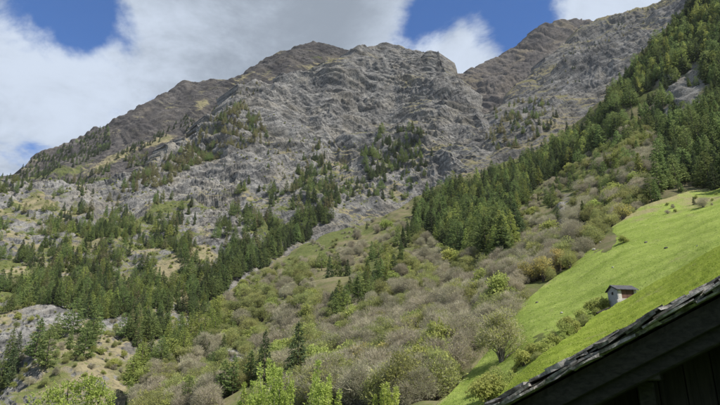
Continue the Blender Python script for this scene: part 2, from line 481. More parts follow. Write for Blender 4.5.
MT_TOP = [(-120, 232), (-60, 214), (0, 203), (25, 199), (50, 201), (80, 197), (105, 190), (130, 186), (150, 175), (170, 166), (188, 157), (205, 147), (222, 131), (235, 117), (246, 103), (262, 93), (285, 85), (310, 79), (330, 74),
          (345, 66), (356, 58), (368, 51), (380, 47), (395, 47.5), (403, 51), (412, 53), (418, 54), (425, 58), (436, 62), (441, 72), (446, 80), (456, 92), (466, 108), (478, 124), (488, 140), (510, 170)]
sheet('mountain', -120, 510, 1050, 560, line(MT_TOP),
      line([(-120, 430), (200, 430), (240, 330), (300, 285), (360, 260), (410, 240), (450, 215), (510, 205)]),
      [(-120, 430, 300), (0, 405, 300), (60, 405, 270), (130, 400, 300), (200, 430, 320), (20, 345, 370), (100, 340, 390), (0, 270, 560), (100, 270, 570), (180, 290, 510), (230, 275, 560),
       (0, 220, 780), (60, 205, 830), (140, 192, 900), (200, 205, 880), (250, 220, 790), (320, 220, 800), (330, 175, 1020), (400, 205, 840), (450, 175, 930), (495, 170, 900),
       (190, 168, 1010), (225, 145, 1060), (255, 112, 1180), (290, 90, 1270), (330, 76, 1330), (380, 56, 1400), (120, 195, 900),
       (25, 199, 860), (80, 197, 900), (380, 47, 1420), (356, 58, 1390),
       (410, 53, 1400), (436, 64, 1350), (445, 78, 1300), (462, 105, 1200), (485, 137, 1050), (350, 120, 1190), (400, 100, 1270), (420, 135, 1130), (300, 130, 1140), (240, 180, 960),
       (290, 180, 980), (-120, 232, 900), (-120, 300, 600), (510, 200, 800), (300, 285, 620), (410, 240, 720)],
      mtn_disp, mtn_cover, M_rock, 0.5)

# hillside on the right: scrub, forest and meadow
MEADOW = [(405, 445), (430, 412), (452, 392), (480, 362), (498, 338), (515, 309), (550, 281), (575, 263), (590, 248), (602, 234), (620, 222), (642, 206), (668, 198), (690, 191), (720, 187), (870, 165), (870, 445)]
RIDGES = [((170, 355), (325, 240), 7), ((230, 405), (430, 215), 8), ((300, 405), (520, 215), 4), ((400, 380), (470, 310), 5)]


def hill_disp(P, U, V):
    m = inpoly(MEADOW, U, V)
    d = fbm(P, 90.0, 3) * 9 + fbm(P, 25.0, 3, 0.5, 2.0) * 4
    cl = blobs(U, V, [(1, 683, 98, 22, 20, 0), (0.8, 700, 75, 16, 14, 0), (0.7, 232, 352, 12, 9, -10), (0.5, 565, 215, 10, 16, 0), (0.6, 640, 138, 10, 5, 20)])
    d = d * np.where(m, 0.10, 1.0)
    k = cl > 0.02
    d[k] += rock_disp(P[k] * 3.0, 0.22) * cl[k]
    return d


def hill_cover(P, U, V, N, d):
    m = inpoly(MEADOW, U, V)
    cl = blobs(U, V, [(1.6, 683, 98, 20, 18, 0), (1.0, 700, 75, 14, 12, 0), (1.2, 232, 352, 12, 8, -10), (0.9, 567, 215, 8, 18, 8), (0.8, 636, 136, 12, 4, 25), (0.5, 295, 365, 8, 8, 0)])
    g = 0.50 + fbm(P, 40.0, 4, 0.55, 8) * 0.8 - cl
    t = 0.85 + fbm(P, 30.0, 4, 0.55, 3) * 0.5 - cl * 0.9
    lawn = blobs(U, V, [(1.6, 332, 241, 28, 5, -20), (1.6, 302, 253, 20, 4.5, -30), (0.9, 232, 307, 14, 4, -25), (0.8, 365, 233, 18, 4, -20)])
    g = np.maximum(g, lawn)
    return np.stack([g, t, np.clip(cl * 0.2, 0, 0.4)], -1)


HILL_TOP = [(90, 440), (120, 398), (140, 372), (180, 338), (205, 318), (230, 292), (265, 266), (300, 246), (325, 236), (345, 231), (360, 229), (385, 217), (405, 205), (430, 193), (470, 176), (500, 166),
            (545, 146), (580, 121), (620, 80), (650, 44), (690, 2), (720, -30), (800, -105), (870, -160)]
HILL_CTRL = [(90, 440, 200), (130, 405, 210), (240, 410, 165), (330, 410, 132), (430, 410, 105), (500, 430, 70), (480, 360, 140), (500, 330, 155), (550, 280, 187), (600, 235, 216), (640, 205, 242), (720, 187, 240),
             (460, 320, 190), (400, 320, 220), (400, 250, 390), (330, 300, 285), (300, 350, 215), (358, 370, 175), (200, 370, 235), (180, 345, 285), (230, 300, 390), (265, 267, 480), (325, 238, 560), (360, 230, 570),
             (385, 217, 600), (430, 193, 620), (470, 176, 640), (500, 166, 650), (545, 146, 650), (580, 121, 640), (620, 80, 620), (650, 44, 600), (690, 2, 570), (720, -30, 550), (870, -160, 470),
             (620, 125, 450), (560, 200, 410), (480, 230, 430), (440, 242, 420), (520, 250, 270), (660, 150, 350), (700, 100, 400), (640, 175, 290), (720, 140, 300), (870, 165, 220), (870, 60, 300),
             (622, 302, 120), (720, 262, 105), (720, 230, 150), (620, 260, 165), (540, 340, 115), (560, 320, 130), (870, 250, 80), (870, 445, 40), (600, 430, 55), (700, 400, 55), (680, 230, 180)]
sheet('hillside', 90, 870, 900, 620, line(HILL_TOP), line([(90, 450), (870, 450)]), HILL_CTRL, hill_disp, hill_cover, M_hill)


# the mown meadow lies on the hillside as its own sheet of turf
def meadow_top(u):
    return line([(p[0], p[1]) for p in MEADOW[:-1]])(u)


def meadow_cover(P, U, V, N, d):
    edge = V - meadow_top(U)
    t = 0.10 + fbm(P, 14.0, 4) * 0.7 + blobs(U, V, [(0.5, 640, 215, 40, 10, -20), (0.65, 700, 203, 30, 10, 0), (0.3, 600, 240, 24, 8, -35), (0.45, 690, 212, 40, 6, -12)]) + 0.35 * sm(-edge, -5, 0)
    k = -0.1 + blobs(U, V, [(0.55, 470, 382, 22, 10, -30), (0.4, 560, 322, 50, 8, -32), (0.35, 690, 252, 50, 8, -30), (0.3, 440, 400, 20, 10, -30)])
    return np.stack([t * 0, t, k], -1)


hill_hd = hill_disp
_hr = rbf(HILL_CTRL)
sheet('meadow', 412, 868, 520, 300, lambda u: meadow_top(u) + 0.0, line([(412, 448), (868, 448)]),
      [(u, v, float(_hr(np.array([u * 1.0]), np.array([v * 1.0]))[0]) * 0.9975) for u in range(405, 875, 31) for v in range(160, 450, 24) if v > float(meadow_top(u)) - 30],
      lambda P, U, V: hill_disp(P, U, V) * sm(V - meadow_top(U), -1, 4) + 0.25 * fbm(P, 4.0, 3) + 0.15, meadow_cover, M_meadow, 0.5, back=False)

# nearer shoulder of meadow, running down to the barn
SHOULDER_TOP = [(440, 450), (478, 412), (500, 392), (515, 377), (545, 353), (570, 336), (600, 313), (622, 301.5), (642, 290), (660, 280), (690, 262), (720, 245.5), (800, 200), (870, 160)]
sheet('meadow_shoulder', 440, 870, 460, 220, line(SHOULDER_TOP), line([(440, 520), (870, 480)]),
      [(440, 450, 60), (515, 377, 68), (570, 336, 82), (622, 301.5, 104), (660, 280, 98), (720, 245.5, 84), (800, 200, 70), (870, 160, 60), (440, 520, 14), (560, 480, 12), (700, 480, 9), (870, 480, 7),
       (560, 370, 48), (640, 330, 50), (720, 300, 42), (870, 250, 26), (600, 400, 26), (720, 380, 16), (870, 360, 11)],
      lambda P, U, V: fbm(P, 9.0, 3) * 0.35 * sm(P[..., 1], 5, 30) + fbm(P, 2.0, 3, 0.6) * 0.18,
      lambda P, U, V, N, d: np.stack([0 * U, 0.12 + fbm(P, 6.0, 4) * 0.8, -0.2 + fbm(P, 11.0, 3, 0.5, 4) * 0.8], -1), M_near, 0.3, back=False)


# valley ground under the viewer and the near tree tops
def valley():
    xs = np.linspace(-420, 420, 140)
    ys = np.linspace(-260, 420, 120)
    X, Y = np.meshgrid(xs, ys)
    Z = -1.75 - 0.13 * np.clip(Y - 4, 0, 110) - 0.10 * np.clip(-X - 2, 0, 90) + 0.02 * np.clip(X, 0, 60) * (Y < 400)
    Z = Z - 12 * sm(Y, 130, 240) + 0.25 * np.clip(-Y - 30, 0, 400)
    P = np.stack([X, Y, Z], -1)
    P[..., 2] += fbm(P, 30.0, 3) * 1.2 * sm(np.hypot(X, Y), 6, 40)
    h, wd = X.shape
    idx = np.arange(h * wd).reshape(h, wd)
    q = np.stack([idx[:-1, :-1], idx[:-1, 1:], idx[1:, 1:], idx[1:, :-1]], -1).reshape(-1, 4)
    me = bpy.data.meshes.new('valley_ground')
    me.from_pydata(P.reshape(-1, 3).tolist(), [], q.tolist())
    me.attributes.new('cover', 'FLOAT_COLOR', 'POINT')
    me.materials.append(M_meadow)
    o = bpy.data.objects.new('valley_ground', me)
    o['kind'] = 'structure'
    COL.objects.link(o)
    return lambda x, y: float(-1.75 - 0.13 * min(max(y - 4, 0), 110) - 0.10 * min(max(-x - 2, 0), 90) - 0.3)


valley_z = valley()

#@@OBJECTS@@
# ------------------------------------------------------------------ mesh helpers
def mesh_from(name, V, faces, mats, mi=None, smooth=False):
    """V (n,3), faces (m,k) array or list; one mesh datablock"""
    me = bpy.data.meshes.new(name)
    V = np.asarray(V, np.float32)
    if isinstance(faces, np.ndarray):
        k = faces.shape[1]
        me.vertices.add(len(V))
        me.vertices.foreach_set('co', V.reshape(-1))
        me.loops.add(faces.size)
        me.loops.foreach_set('vertex_index', faces.reshape(-1).astype(np.int32))
        me.polygons.add(len(faces))
        me.polygons.foreach_set('loop_start', np.arange(0, faces.size, k, dtype=np.int32))
        me.update(calc_edges=True)
    else:
        me.from_pydata(V.tolist(), [], faces)
    for m in mats:
        me.materials.append(m)
    if mi is not None:
        me.polygons.foreach_set('material_index', np.asarray(mi, np.int32))
    if smooth:
        me.polygons.foreach_set('use_smooth', np.ones(len(me.polygons), bool))
    return me


def obj(name, me, parent=None):
    o = bpy.data.objects.new(name, me)
    COL.objects.link(o)
    o.parent = parent
    return o


def thing(name, label, cat, loc=(0, 0, 0), rz=0.0, group=None, scale=None):
    o = bpy.data.objects.new(name, None)
    o.empty_display_size = 0.3
    COL.objects.link(o)
    o.location = loc
    o.rotation_euler = (0, 0, rz)
    if scale is not None:
        o.scale = scale
    tag(o, label, cat, group)
    return o


def tag(o, label, cat, group=None):
    o['label'] = label
    o['category'] = cat
    if group:
        o['group'] = group
    return o


def tube(pts, rad, sides=6):
    """tapered tube through pts; returns V, quads"""
    pts = np.asarray(pts, float)
    V, Fq = [], []
    for i, p in enumerate(pts):
        d = pts[min(i + 1, len(pts) - 1)] - pts[max(i - 1, 0)]
        d = d / (np.linalg.norm(d) + 1e-9)
        a = np.cross(d, (0.31, 0.95, 0.1) if abs(d[2]) > 0.8 else (0, 0, 1.0))
        a /= np.linalg.norm(a) + 1e-9
        b = np.cross(d, a)
        for k in range(sides):
            t = 2 * math.pi * k / sides
            V.append(p + rad[i] * (math.cos(t) * a + math.sin(t) * b))
    for i in range(len(pts) - 1):
        for k in range(sides):
            Fq.append((i * sides + k, i * sides + (k + 1) % sides, (i + 1) * sides + (k + 1) % sides, (i + 1) * sides + k))
    return np.array(V), np.array(Fq)


def tubes(L, sides=5):
    V, Q, n = [], [], 0
    for pts, rad in L:
        v, q = tube(pts, rad, sides)
        V.append(v)
        Q.append(q + n)
        n += len(v)
    return np.concatenate(V), np.concatenate(Q)


# ------------------------------------------------------------------ plant materials
def leaf_mat(name, c0, c1, trans=0.25, var=0.35, scale=0.5):
    m = bpy.data.materials.new(name)
    m.use_nodes = True
    t = NT(m.node_tree)
    rnd = t.n('ShaderNodeObjectInfo').outputs['Random']
    tc = t.n('ShaderNodeTexCoord').outputs['Object']
    nz = t.noise(tc, scale, 2.0, 0.6)
    c = t.mix(t.step(nz, 0.35, 0.65), c0, c1)
    v = t.n('ShaderNodeMapRange', {0: rnd, 1: 0.0, 2: 1.0, 3: 1.0 - var, 4: 1.0 + var}).outputs[0]
    c = t.n('ShaderNodeHueSaturation', {'Hue': t.n('ShaderNodeMapRange', {0: t.math('FRACT', t.math('MULTIPLY', rnd, 7.31)), 1: 0.0, 2: 1.0, 3: 0.485, 4: 0.515}).outputs[0],
                                        'Saturation': 1.0, 'Value': v, 'Color': c}).outputs[0]
    d = t.n('ShaderNodeBsdfDiffuse', {'Color': c}).outputs[0]
    if trans:
        d = t.n('ShaderNodeMixShader', {0: trans, 1: d, 2: t.n('ShaderNodeBsdfTranslucent', {'Color': c}).outputs[0]}).outputs[0]
    t.n('ShaderNodeOutputMaterial', {0: d})
    return m


M_larch = leaf_mat('larch_needles', (0.140, 0.190, 0.068), (0.235, 0.290, 0.105), 0.5)
M_larch_olive = leaf_mat('sparse_larch_needles', (0.200, 0.195, 0.095), (0.290, 0.275, 0.135), 0.45)
M_larch_fresh = leaf_mat('fresh_larch_needles', (0.215, 0.260, 0.075), (0.320, 0.355, 0.105), 0.5)
M_yellow = leaf_mat('yellow_green_leaves', (0.350, 0.395, 0.115), (0.500, 0.535, 0.175), 0.5, 0.15)
M_twig_pale = leaf_mat('pale_twigs', (0.50, 0.49, 0.30), (0.62, 0.60, 0.38), 0.4, 0.1)
M_spruce = leaf_mat('spruce_needles', (0.068, 0.094, 0.045), (0.125, 0.160, 0.070), 0.35)
M_twig = leaf_mat('bare_twigs', (0.345, 0.315, 0.225), (0.480, 0.440, 0.320), 0.35, 0.22)
M_twig_olive = leaf_mat('budding_twigs', (0.270, 0.285, 0.130), (0.390, 0.400, 0.190), 0.4, 0.22)
M_bud = leaf_mat('young_leaves', (0.280, 0.300, 0.095), (0.400, 0.410, 0.135), 0.45, 0.22)
M_fresh = leaf_mat('fresh_green_leaves', (0.350, 0.420, 0.100), (0.490, 0.560, 0.160), 0.5, 0.12)
M_ochre = leaf_mat('ochre_young_leaves', (0.460, 0.370, 0.130), (0.590, 0.500, 0.190), 0.4, 0.12)
M_bark = leaf_mat('bark', (0.085, 0.070, 0.058), (0.150, 0.130, 0.110), 0.0, 0.2, 3.0)
M_pale_bark = leaf_mat('pale_bark', (0.20, 0.18, 0.155), (0.30, 0.275, 0.24), 0.0, 0.2, 3.0)


# ------------------------------------------------------------------ plant meshes (unit: metres, base at the origin)
def tri_cloud(C, D, S, Wd, rng):
    """triangles with base centre C, tip direction D, length S, base width Wd"""
    n = len(C)
    r = rng.normal(size=(n, 3))
    side = np.cross(D, r)
    side /= np.linalg.norm(side, axis=1)[:, None] + 1e-9
    V = np.empty((n, 3, 3))
    V[:, 0] = C - side * (Wd / 2)[:, None]
    V[:, 1] = C + side * (Wd / 2)[:, None]
    V[:, 2] = C + D * S[:, None]
    return V.reshape(-1, 3), np.arange(n * 3).reshape(-1, 3)


def unit(A):
    return A / (np.linalg.norm(A, axis=-1, keepdims=True) + 1e-9)


def conifer(seed, H, R, base, levels, per, droop, size, skip=0.0, taper=0.85, nb=9):
    rng = np.random.RandomState(seed)
    C, D, S = [], [], []
    lean = rng.normal(size=2) * 0.012 * H
    for i in range(levels):
        f = (i + rng.uniform(-0.3, 0.3)) / levels
        f = min(max(f, 0), 0.985)
        z = H * (base + (1 - base) * f)
        r = R * (1 - f) ** taper * (0.55 + 0.45 * min(1, f / 0.12 + 0.3)) + 0.10
        for k in range(per):
            if rng.rand() < skip:
                continue
            a = rng.rand() * 2 * math.pi
            L = r * rng.uniform(0.55, 1.18)
            u = np.array([math.cos(a), math.sin(a)])
            n = max(3, int(nb * (0.35 + 0.65 * (1 - f))))
            s = np.sqrt(rng.uniform(0.03, 1, n))
            dz = droop * L * s * s * -1 + 0.10 * L * s
            p = np.stack([u[0] * L * s + lean[0] * f, u[1] * L * s + lean[1] * f, z + dz], -1) + rng.normal(size=(n, 3)) * 0.10 * size * 2
            d = np.stack([u[0] + rng.normal(size=n) * 0.7, u[1] + rng.normal(size=n) * 0.7, rng.normal(size=n) * 0.35 - droop * 0.6], -1)
            C.append(p)
            D.append(unit(d))
            S.append(size * rng.uniform(0.6, 1.5, n) * (0.55 + 0.45 * (1 - f)))
    n = 14                                       # the leader
    z = H * np.linspace(0.93, 1.0, n)
    C.append(np.stack([np.full(n, lean[0]), np.full(n, lean[1]), z], -1))
    D.append(unit(rng.normal(size=(n, 3)) * 0.5 + [0, 0, 0.8]))
    S.append(np.full(n, size * 0.7))
    C, D, S = np.concatenate(C), np.concatenate(D), np.concatenate(S)
    V, T = tri_cloud(C, D, S, S * rng.uniform(0.5, 0.9, len(S)), rng)
    pts = [(lean[0] * t, lean[1] * t, H * t * 0.97 - 0.6 * (t == 0)) for t in (0, 0.25, 0.5, 0.75, 1.0)]
    tv, tq = tube(pts, [0.017 * H, 0.013 * H, 0.009 * H, 0.005 * H, 0.001 * H], 6)
    return (V, T), (tv, tq)


def broadleaf(seed, H, R, ntw, tw, ww, bud=0.0, lobes=14, low=0.25, multi=3, bud_size=0.22, up=0.5, irregular=0.35):
    """trunk, limbs and a domed crown of twigs (material 0) with some leaf faces (material 1)"""
    rng = np.random.RandomState(seed)
    limbs = []
    LC = []
    for i in range(lobes):
        a = rng.rand() * 2 * math.pi
        rr = R * math.sqrt(rng.rand()) * 0.78
        top = H * (1 - irregular * rng.rand()) * math.sqrt(max(0.05, 1 - 0.75 * (rr / R) ** 2))
        z = top - H * 0.16 - (top - H * low) * 0.55 * rng.rand() ** 2
        LC.append((rr * math.cos(a), rr * math.sin(a), max(z, H * low)))
    LC = np.array(LC)
    base_pts = rng.normal(size=(multi, 2)) * 0.03 * H
    for i, c in enumerate(LC):
        b = base_pts[i % multi]
        mid = np.array([b[0] * 0.6 + c[0] * 0.35, b[1] * 0.6 + c[1] * 0.35, c[2] * 0.55])
        limbs.append(([(b[0], b[1], -0.4), tuple(mid), tuple(c), tuple(c * np.array([1.12, 1.12, 1.0]) + [0, 0, H * 0.10])],
                      [0.014 * H, 0.009 * H, 0.005 * H, 0.0015 * H]))
    tv, tq = tubes(limbs, 4)
    lr = R * rng.uniform(0.32, 0.58, lobes)
    k = rng.randint(0, lobes, ntw)
    D = unit(rng.normal(size=(ntw, 3)) + [0, 0, up])
    rad = lr[k] * rng.uniform(0.25, 1.0, ntw) ** 0.6
    C = LC[k] + D * rad[:, None] * [1, 1, 0.85]
    C[:, 2] = np.maximum(C[:, 2], H * 0.06 * rng.uniform(0.3, 2, ntw))
    D2 = unit(D + rng.normal(size=(ntw, 3)) * 0.55 + [0, 0, up * 0.6])
    S = tw * rng.uniform(0.5, 1.4, ntw)
    V, T = tri_cloud(C, D2, S, np.full(ntw, ww) * rng.uniform(0.6, 1.4, ntw), rng)
    mi = np.zeros(len(T), int)
    nbud = int(ntw * bud)
    if nbud:
        j = rng.randint(0, ntw, nbud)
        Cb = C[j] + D2[j] * (S[j] * rng.uniform(0.3, 1.0, nbud))[:, None]
        Sb = bud_size * rng.uniform(0.6, 1.5, nbud)
        Vb, Tb = tri_cloud(Cb, unit(rng.normal(size=(nbud, 3))), Sb, Sb * 0.8, rng)
        T = np.concatenate([T, Tb + len(V)])
        V = np.concatenate([V, Vb])
        mi = np.concatenate([mi, np.ones(nbud, int)])
    return (V, T, mi), (tv, tq)


PROTO = {}


def add_proto(kind, crown, trunk, crown_mats, bark):
    mi = crown[2] if len(crown) > 2 else None
    cm = mesh_from(kind + '_crown', crown[0], crown[1], crown_mats, mi)
    tm = mesh_from(kind + '_trunk', trunk[0], trunk[1], [bark])
    PROTO.setdefault(kind, []).append((cm, tm))


for k in range(4):
    add_proto('larch', *conifer(11 + k, 16, (3.0, 3.6, 4.3, 5.0)[k], (0.06, 0.1, 0.12, 0.16)[k], 28, 11, (0.2, 0.12, 0.08, 0.02)[k], 0.70, (0.15, 0.2, 0.3, 0.3)[k], (0.85, 0.7, 0.58, 0.45)[k], 12), [M_larch], M_bark)
    add_proto('olive_larch', *conifer(31 + k, 13, 2.8 + 0.3 * (k % 2), 0.08, 24, 9, 0.10, 0.65, 0.25, 0.70, 10), [M_larch_olive], M_bark)
    add_proto('fresh_larch', *conifer(41 + k, 14, (2.8, 3.3, 3.9, 4.5)[k], 0.06, 26, 10, 0.10, 0.65, 0.25, (0.8, 0.66, 0.55, 0.45)[k], 11), [M_larch_fresh], M_bark)
    add_proto('spruce', *conifer(51 + k, 17, 3.4 + 0.35 * (k % 3), 0.05, 30, 11, 0.35, 0.70, 0.08, 0.80, 10), [M_spruce], M_bark)
    add_proto('bare', *broadleaf(71 + k, 7, 3.1 + 0.4 * (k % 3), 5000, 0.80, 0.055, 0.10, 22, 0.15, 4, 0.2, 0.7, 0.55), [M_twig, M_twig_olive], M_pale_bark)
    add_proto('budding', *broadleaf(91 + k, 7, 3.1 + 0.4 * (k % 2), 3400, 0.75, 0.060, 0.6, 22, 0.12, 4, 0.24, 0.7, 0.55), [M_twig_olive, M_bud], M_bark)
    add_proto('leafy', *broadleaf(111 + k, 5, 2.5 + 0.3 * (k % 2), 1000, 0.5, 0.06, 3.6, 13, 0.12, 3, 0.26), [M_twig_olive, M_yellow], M_bark)
add_proto('ochre', *broadleaf(131, 8, 3.5, 1800, 0.6, 0.08, 1.2, 14, 0.2, 2, 0.30), [M_twig_olive, M_ochre], M_bark)
add_proto('ochre', *broadleaf(132, 8, 3.2, 1800, 0.6, 0.08, 1.0, 12, 0.2, 2, 0.30), [M_twig_olive, M_ochre], M_bark)
add_proto('pale', *broadleaf(141, 12, 4.2, 6500, 0.8, 0.08, 0.7, 26, 0.22, 2, 0.26), [M_twig_pale, M_yellow], M_pale_bark)
NATURAL = {'fresh_larch': 14.0, 'pale': 12.0, 'larch': 16.0, 'olive_larch': 13.0, 'spruce': 17.0, 'bare': 7.0, 'budding': 7.0, 'leafy': 5.0, 'ochre': 8.0}

# ------------------------------------------------------------------ where the trees stand
rng = np.random.RandomState(5)
TREES = []        # (kind, sheet, u, v, height, label, group)
CLEAR = []        # keeps the view of a single tree open
_occ = {}


def try_place(u, v, gap):
    c = (int(u // 8), int(v // 8))
    for i in (-1, 0, 1):
        for j in (-1, 0, 1):
            for (a, b) in _occ.get((c[0] + i, c[1] + j), ()):
                if (a - u) ** 2 + ((b - v) * 1.3) ** 2 < gap * gap:
                    return False
    _occ.setdefault(c, []).append((u, v))
    return True


def zone(sh, poly, n, kinds, hgt, gap, label, group, clump=0.0, cs=16.0, avoid=()):
    p = np.array(poly, float)
    lo, hi = p.min(0), p.max(0)
    got = tries = 0
    names, pr = zip(*kinds)
    pr = np.array(pr, float) / sum(pr)
    off = rng.rand() * 50
    cap = n * 40
    U, V = rng.uniform(lo[0], hi[0], cap), rng.uniform(lo[1], hi[1], cap)
    ok = inpoly(poly, U, V)
    for a, b, ra, rb in list(avoid) + CLEAR:
        ok &= ((U - a) / ra) ** 2 + ((V - b) / rb) ** 2 >= 1
    U, V = U[ok], V[ok]
    if clump and len(U):
        ok = pn(np.stack([U, V * 1.2, 0 * U + off], -1), cs) >= clump - 0.35 + rng.normal(size=len(U)) * 0.12
        U, V = U[ok], V[ok]
    # leafless and budding trees stand in drifts
    dr = np.exp(2.2 * 3.2 * pn(np.stack([U + V * 0.9, (V - U * 0.55) * 2.2, 0 * U + 3.0], -1), 46.0)) if len(U) else U
    drift = 'bare' in names and len(names) > 1
    for u, v, d_ in zip(U.tolist(), V.tolist(), dr.tolist()):
        if got >= n:
            break
        if not try_place(u, v, gap):
            continue
        q = pr
        if drift:
            q = pr * np.array([d_ if nm_ == 'bare' else 1.0 for nm_ in names])
            q = q / q.sum()
        k = names[rng.choice(len(names), p=q)]
        TREES.append((k, sh, u, v, rng.uniform(*hgt) * (1 if rng.rand() > 0.3 else rng.uniform(0.5, 0.8)), label, group))
        got += 1


def single(kind, sh, u, v, h, label, group=None):
    try_place(u, v, 0)
    CLEAR.append((u, v + 9, 9, 13))
    TREES.append((kind, sh, u, v, h, label, group))


# single trees the photograph sets apart
single('spruce', 'hillside', 263, 387, 17.5, 'dark spruce beside the pale rock in the scrub, the left one of two')
single('spruce', 'hillside', 296, 384, 19.0, 'tall dark spruce standing alone in the scrub above the near spring-green shoots')
single('larch', 'hillside', 282, 384, 7.5, 'small green conifer between the two dark spruces')
single('larch', 'hillside', 250, 388, 11.0, 'mid green conifer at the foot of the dark spruces')
single('larch', 'hillside', 233, 397, 12.0, 'dense green conifer at the lower edge of the scrub', 'conifers at the lower edge of the scrub')
single('larch', 'hillside', 222, 400, 12.0, 'dense green conifer at the lower edge of the scrub', 'conifers at the lower edge of the scrub')
single('larch', 'hillside', 185, 404, 11.0, 'lone olive conifer low on the scrub slope near the gully')
single('ochre', 'hillside', 358, 384, 12.0, 'rounded ochre-yellow tree low in the grey scrub')
single('ochre', 'hillside', 383, 369, 9.0, 'smaller orange-tinted tree beside the ochre-yellow one')
single('leafy', 'hillside', 337, 324, 6.5, 'small vivid lime-green bush in the middle of the grey scrub')
single('ochre', 'hillside', 529, 287, 9.0, 'ochre-tinged tree at the meadow edge, lowest of the row')
single('ochre', 'hillside', 543, 281, 10.0, 'golden tree at the meadow edge with a full round crown')
single('ochre', 'hillside', 560, 270, 9.5, 'golden-green tree at the meadow edge, uppermost of the row')
single('ochre', 'hillside', 622, 218, 10.0, 'broad yellowish tree where scrub meets the top of the meadow')
single('budding', 'hillside', 610, 225, 7.5, 'olive bush below the broad yellowish tree at the meadow top')
single('pale', 'hillside', 501, 363, 12.5, 'pale rounded tree in thin leaf standing at the foot of the meadow')
single('leafy', 'meadow', 624, 243.5, 3.0, 'small dark bush alone in the open meadow above the hut')
single('spruce', 'meadow', 694.5, 205, 3.6, 'young dark conifer near the top of the meadow')
single('bare', 'meadow', 704, 208, 4.5, 'brownish bare bush beside the young conifer on the meadow')
single('spruce', 'back_ridge', 120, 168, 20.0, 'lone dark conifer on the tan grass patch of the upper slope')
single('spruce', 'hillside', 329, 277, 17.0, 'dark conifer in the clump below the small green clearing', 'conifers below the small clearing')
single('larch', 'hillside', 337, 275, 17.0, 'dark conifer in the clump below the small green clearing', 'conifers below the small clearing')
single('larch', 'hillside', 322, 272, 14.0, 'dark conifer in the clump below the small green clearing', 'conifers below the small clearing')
single('spruce', 'hillside', 347, 274, 12.0, 'dark conifer in the clump below the small green clearing', 'conifers below the small clearing')
single('larch', 'hillside', 372, 262, 15.0, 'conifer in the pair right of the small green clearing', 'pair of conifers right of the clearing')
single('larch', 'hillside', 378, 258, 13.0, 'conifer in the pair right of the small green clearing', 'pair of conifers right of the clearing')
single('spruce', 'hillside', 367, 230, 8.0, 'tiny dark conifer on the skyline of the small clearing')
single('larch', 'hillside', 584, 222, 12.0, 'dark green conifer alone in scrub beside the bare scree streak')
single('larch', 'hillside', 561, 224, 8.0, 'small conifer at the foot of the bare scree streak')
single('larch', 'hillside', 606, 212, 10.0, 'conifer amid grey scrub left of the yellowish meadow-top tree')
single('larch', 'hillside', 571, 190, 15.0, 'tall conifer just above the bare scree streak')
single('larch', 'hillside', 552, 210, 15.0, 'conifer left of the bare scree streak', 'conifers left of the scree streak')
single('larch', 'hillside', 547, 204, 14.0, 'conifer left of the bare scree streak', 'conifers left of the scree streak')
single('larch', 'hillside', 651, 199, 14.0, 'conifer at the upper corner of the meadow', 'conifers at the upper corner of the meadow')
single('larch', 'hillside', 657, 201, 11.0, 'conifer at the upper corner of the meadow', 'conifers at the upper corner of the meadow')
single('larch', 'hillside', 681, 192, 7.0, 'small conifer on the top edge of the meadow')

LA, OL, SU = 'larch', 'olive_larch', 'spruce'
# conifers of the mountain side
zone('mountain', [(0, 205), (30, 192), (70, 197), (110, 194), (150, 205), (185, 215), (200, 235), (192, 270), (215, 290), (200, 330), (150, 365), (128, 372), (105, 345), (60, 335), (0, 350)],
     840, [(LA, 6), ('fresh_larch', 2), (SU, 2), (OL, 1)], (12, 18), 3.0, 'green conifer in the wood on the lower mountain side', 'conifers of the lower mountain wood', 0.35, 24.0,
     [(35, 218, 20, 9), (15, 285, 18, 12), (75, 262, 9, 8), (140, 207, 18, 12), (168, 288, 15, 8), (205, 258, 6, 20), (30, 343, 26, 6), (113, 350, 12, 12), (10, 232, 14, 8), (128, 283, 8, 9)])
zone('mountain', [(40, 400), (45, 372), (65, 340), (95, 362), (90, 385)], 9, [(LA, 1)], (18.2, 25.2), 6.0, 'tall conifer by the low rock slabs', 'conifers by the low rock slabs')
zone('mountain', [(0, 405), (0, 375), (25, 365), (30, 405)], 7, [(LA, 2), (SU, 1)], (14, 19.6), 5.1, 'conifer below the low rock slabs', 'conifers below the low rock slabs')
zone('mountain', [(118, 205), (150, 180), (185, 166), (215, 147), (240, 128), (262, 142), (268, 160), (235, 165), (200, 176), (160, 198)],
     263, [(OL, 5), (LA, 2)], (14, 19.6), 2.5, 'olive larch on the slanting rock spur', 'larches of the slanting rock spur', 0.2, 14.0)
zone('back_ridge', [(22, 184), (35, 163), (60, 152), (110, 130), (112, 150), (90, 165), (60, 178), (40, 192)], 232, [(SU, 3), (LA, 1)], (11.2, 16.8), 2.4, 'small dark conifer on the far left ridge', 'conifers of the far ridge', 0.2, 12.0)
zone('back_ridge', [(0, 186), (22, 183), (40, 192), (110, 175), (150, 160), (150, 170), (100, 190), (60, 200), (0, 205)], 186, [(LA, 2), (OL, 1), (SU, 1)], (12.6, 18.2), 2.7, 'conifer along the foot of the far ridge', 'conifers at the foot of the far ridge', 0.2, 14.0)
zone('back_ridge', [(120, 162), (150, 140), (190, 122), (200, 130), (170, 148), (140, 160)], 62, [(SU, 1)], (11.2, 15.4), 2.2, 'scattered dark conifer under the far ridge', 'scattered dark conifers under the far ridge', 0.3)
zone('mountain', [(215, 135), (235, 112), (262, 96), (268, 106), (250, 122), (235, 140)], 49, [(OL, 1), (SU, 1)], (8.4, 12.6), 2.2, 'tiny conifer high on the spur crest', 'conifers high on the spur crest')
zone('mountain', [(300, 178), (318, 165), (330, 190), (340, 225), (332, 242), (300, 240), (290, 218)], 114, [(LA, 2), (SU, 2), (OL, 1)], (15.4, 22.4), 2.7, 'conifer in the clump on the middle of the rock face', 'conifers in the clump on the rock face')
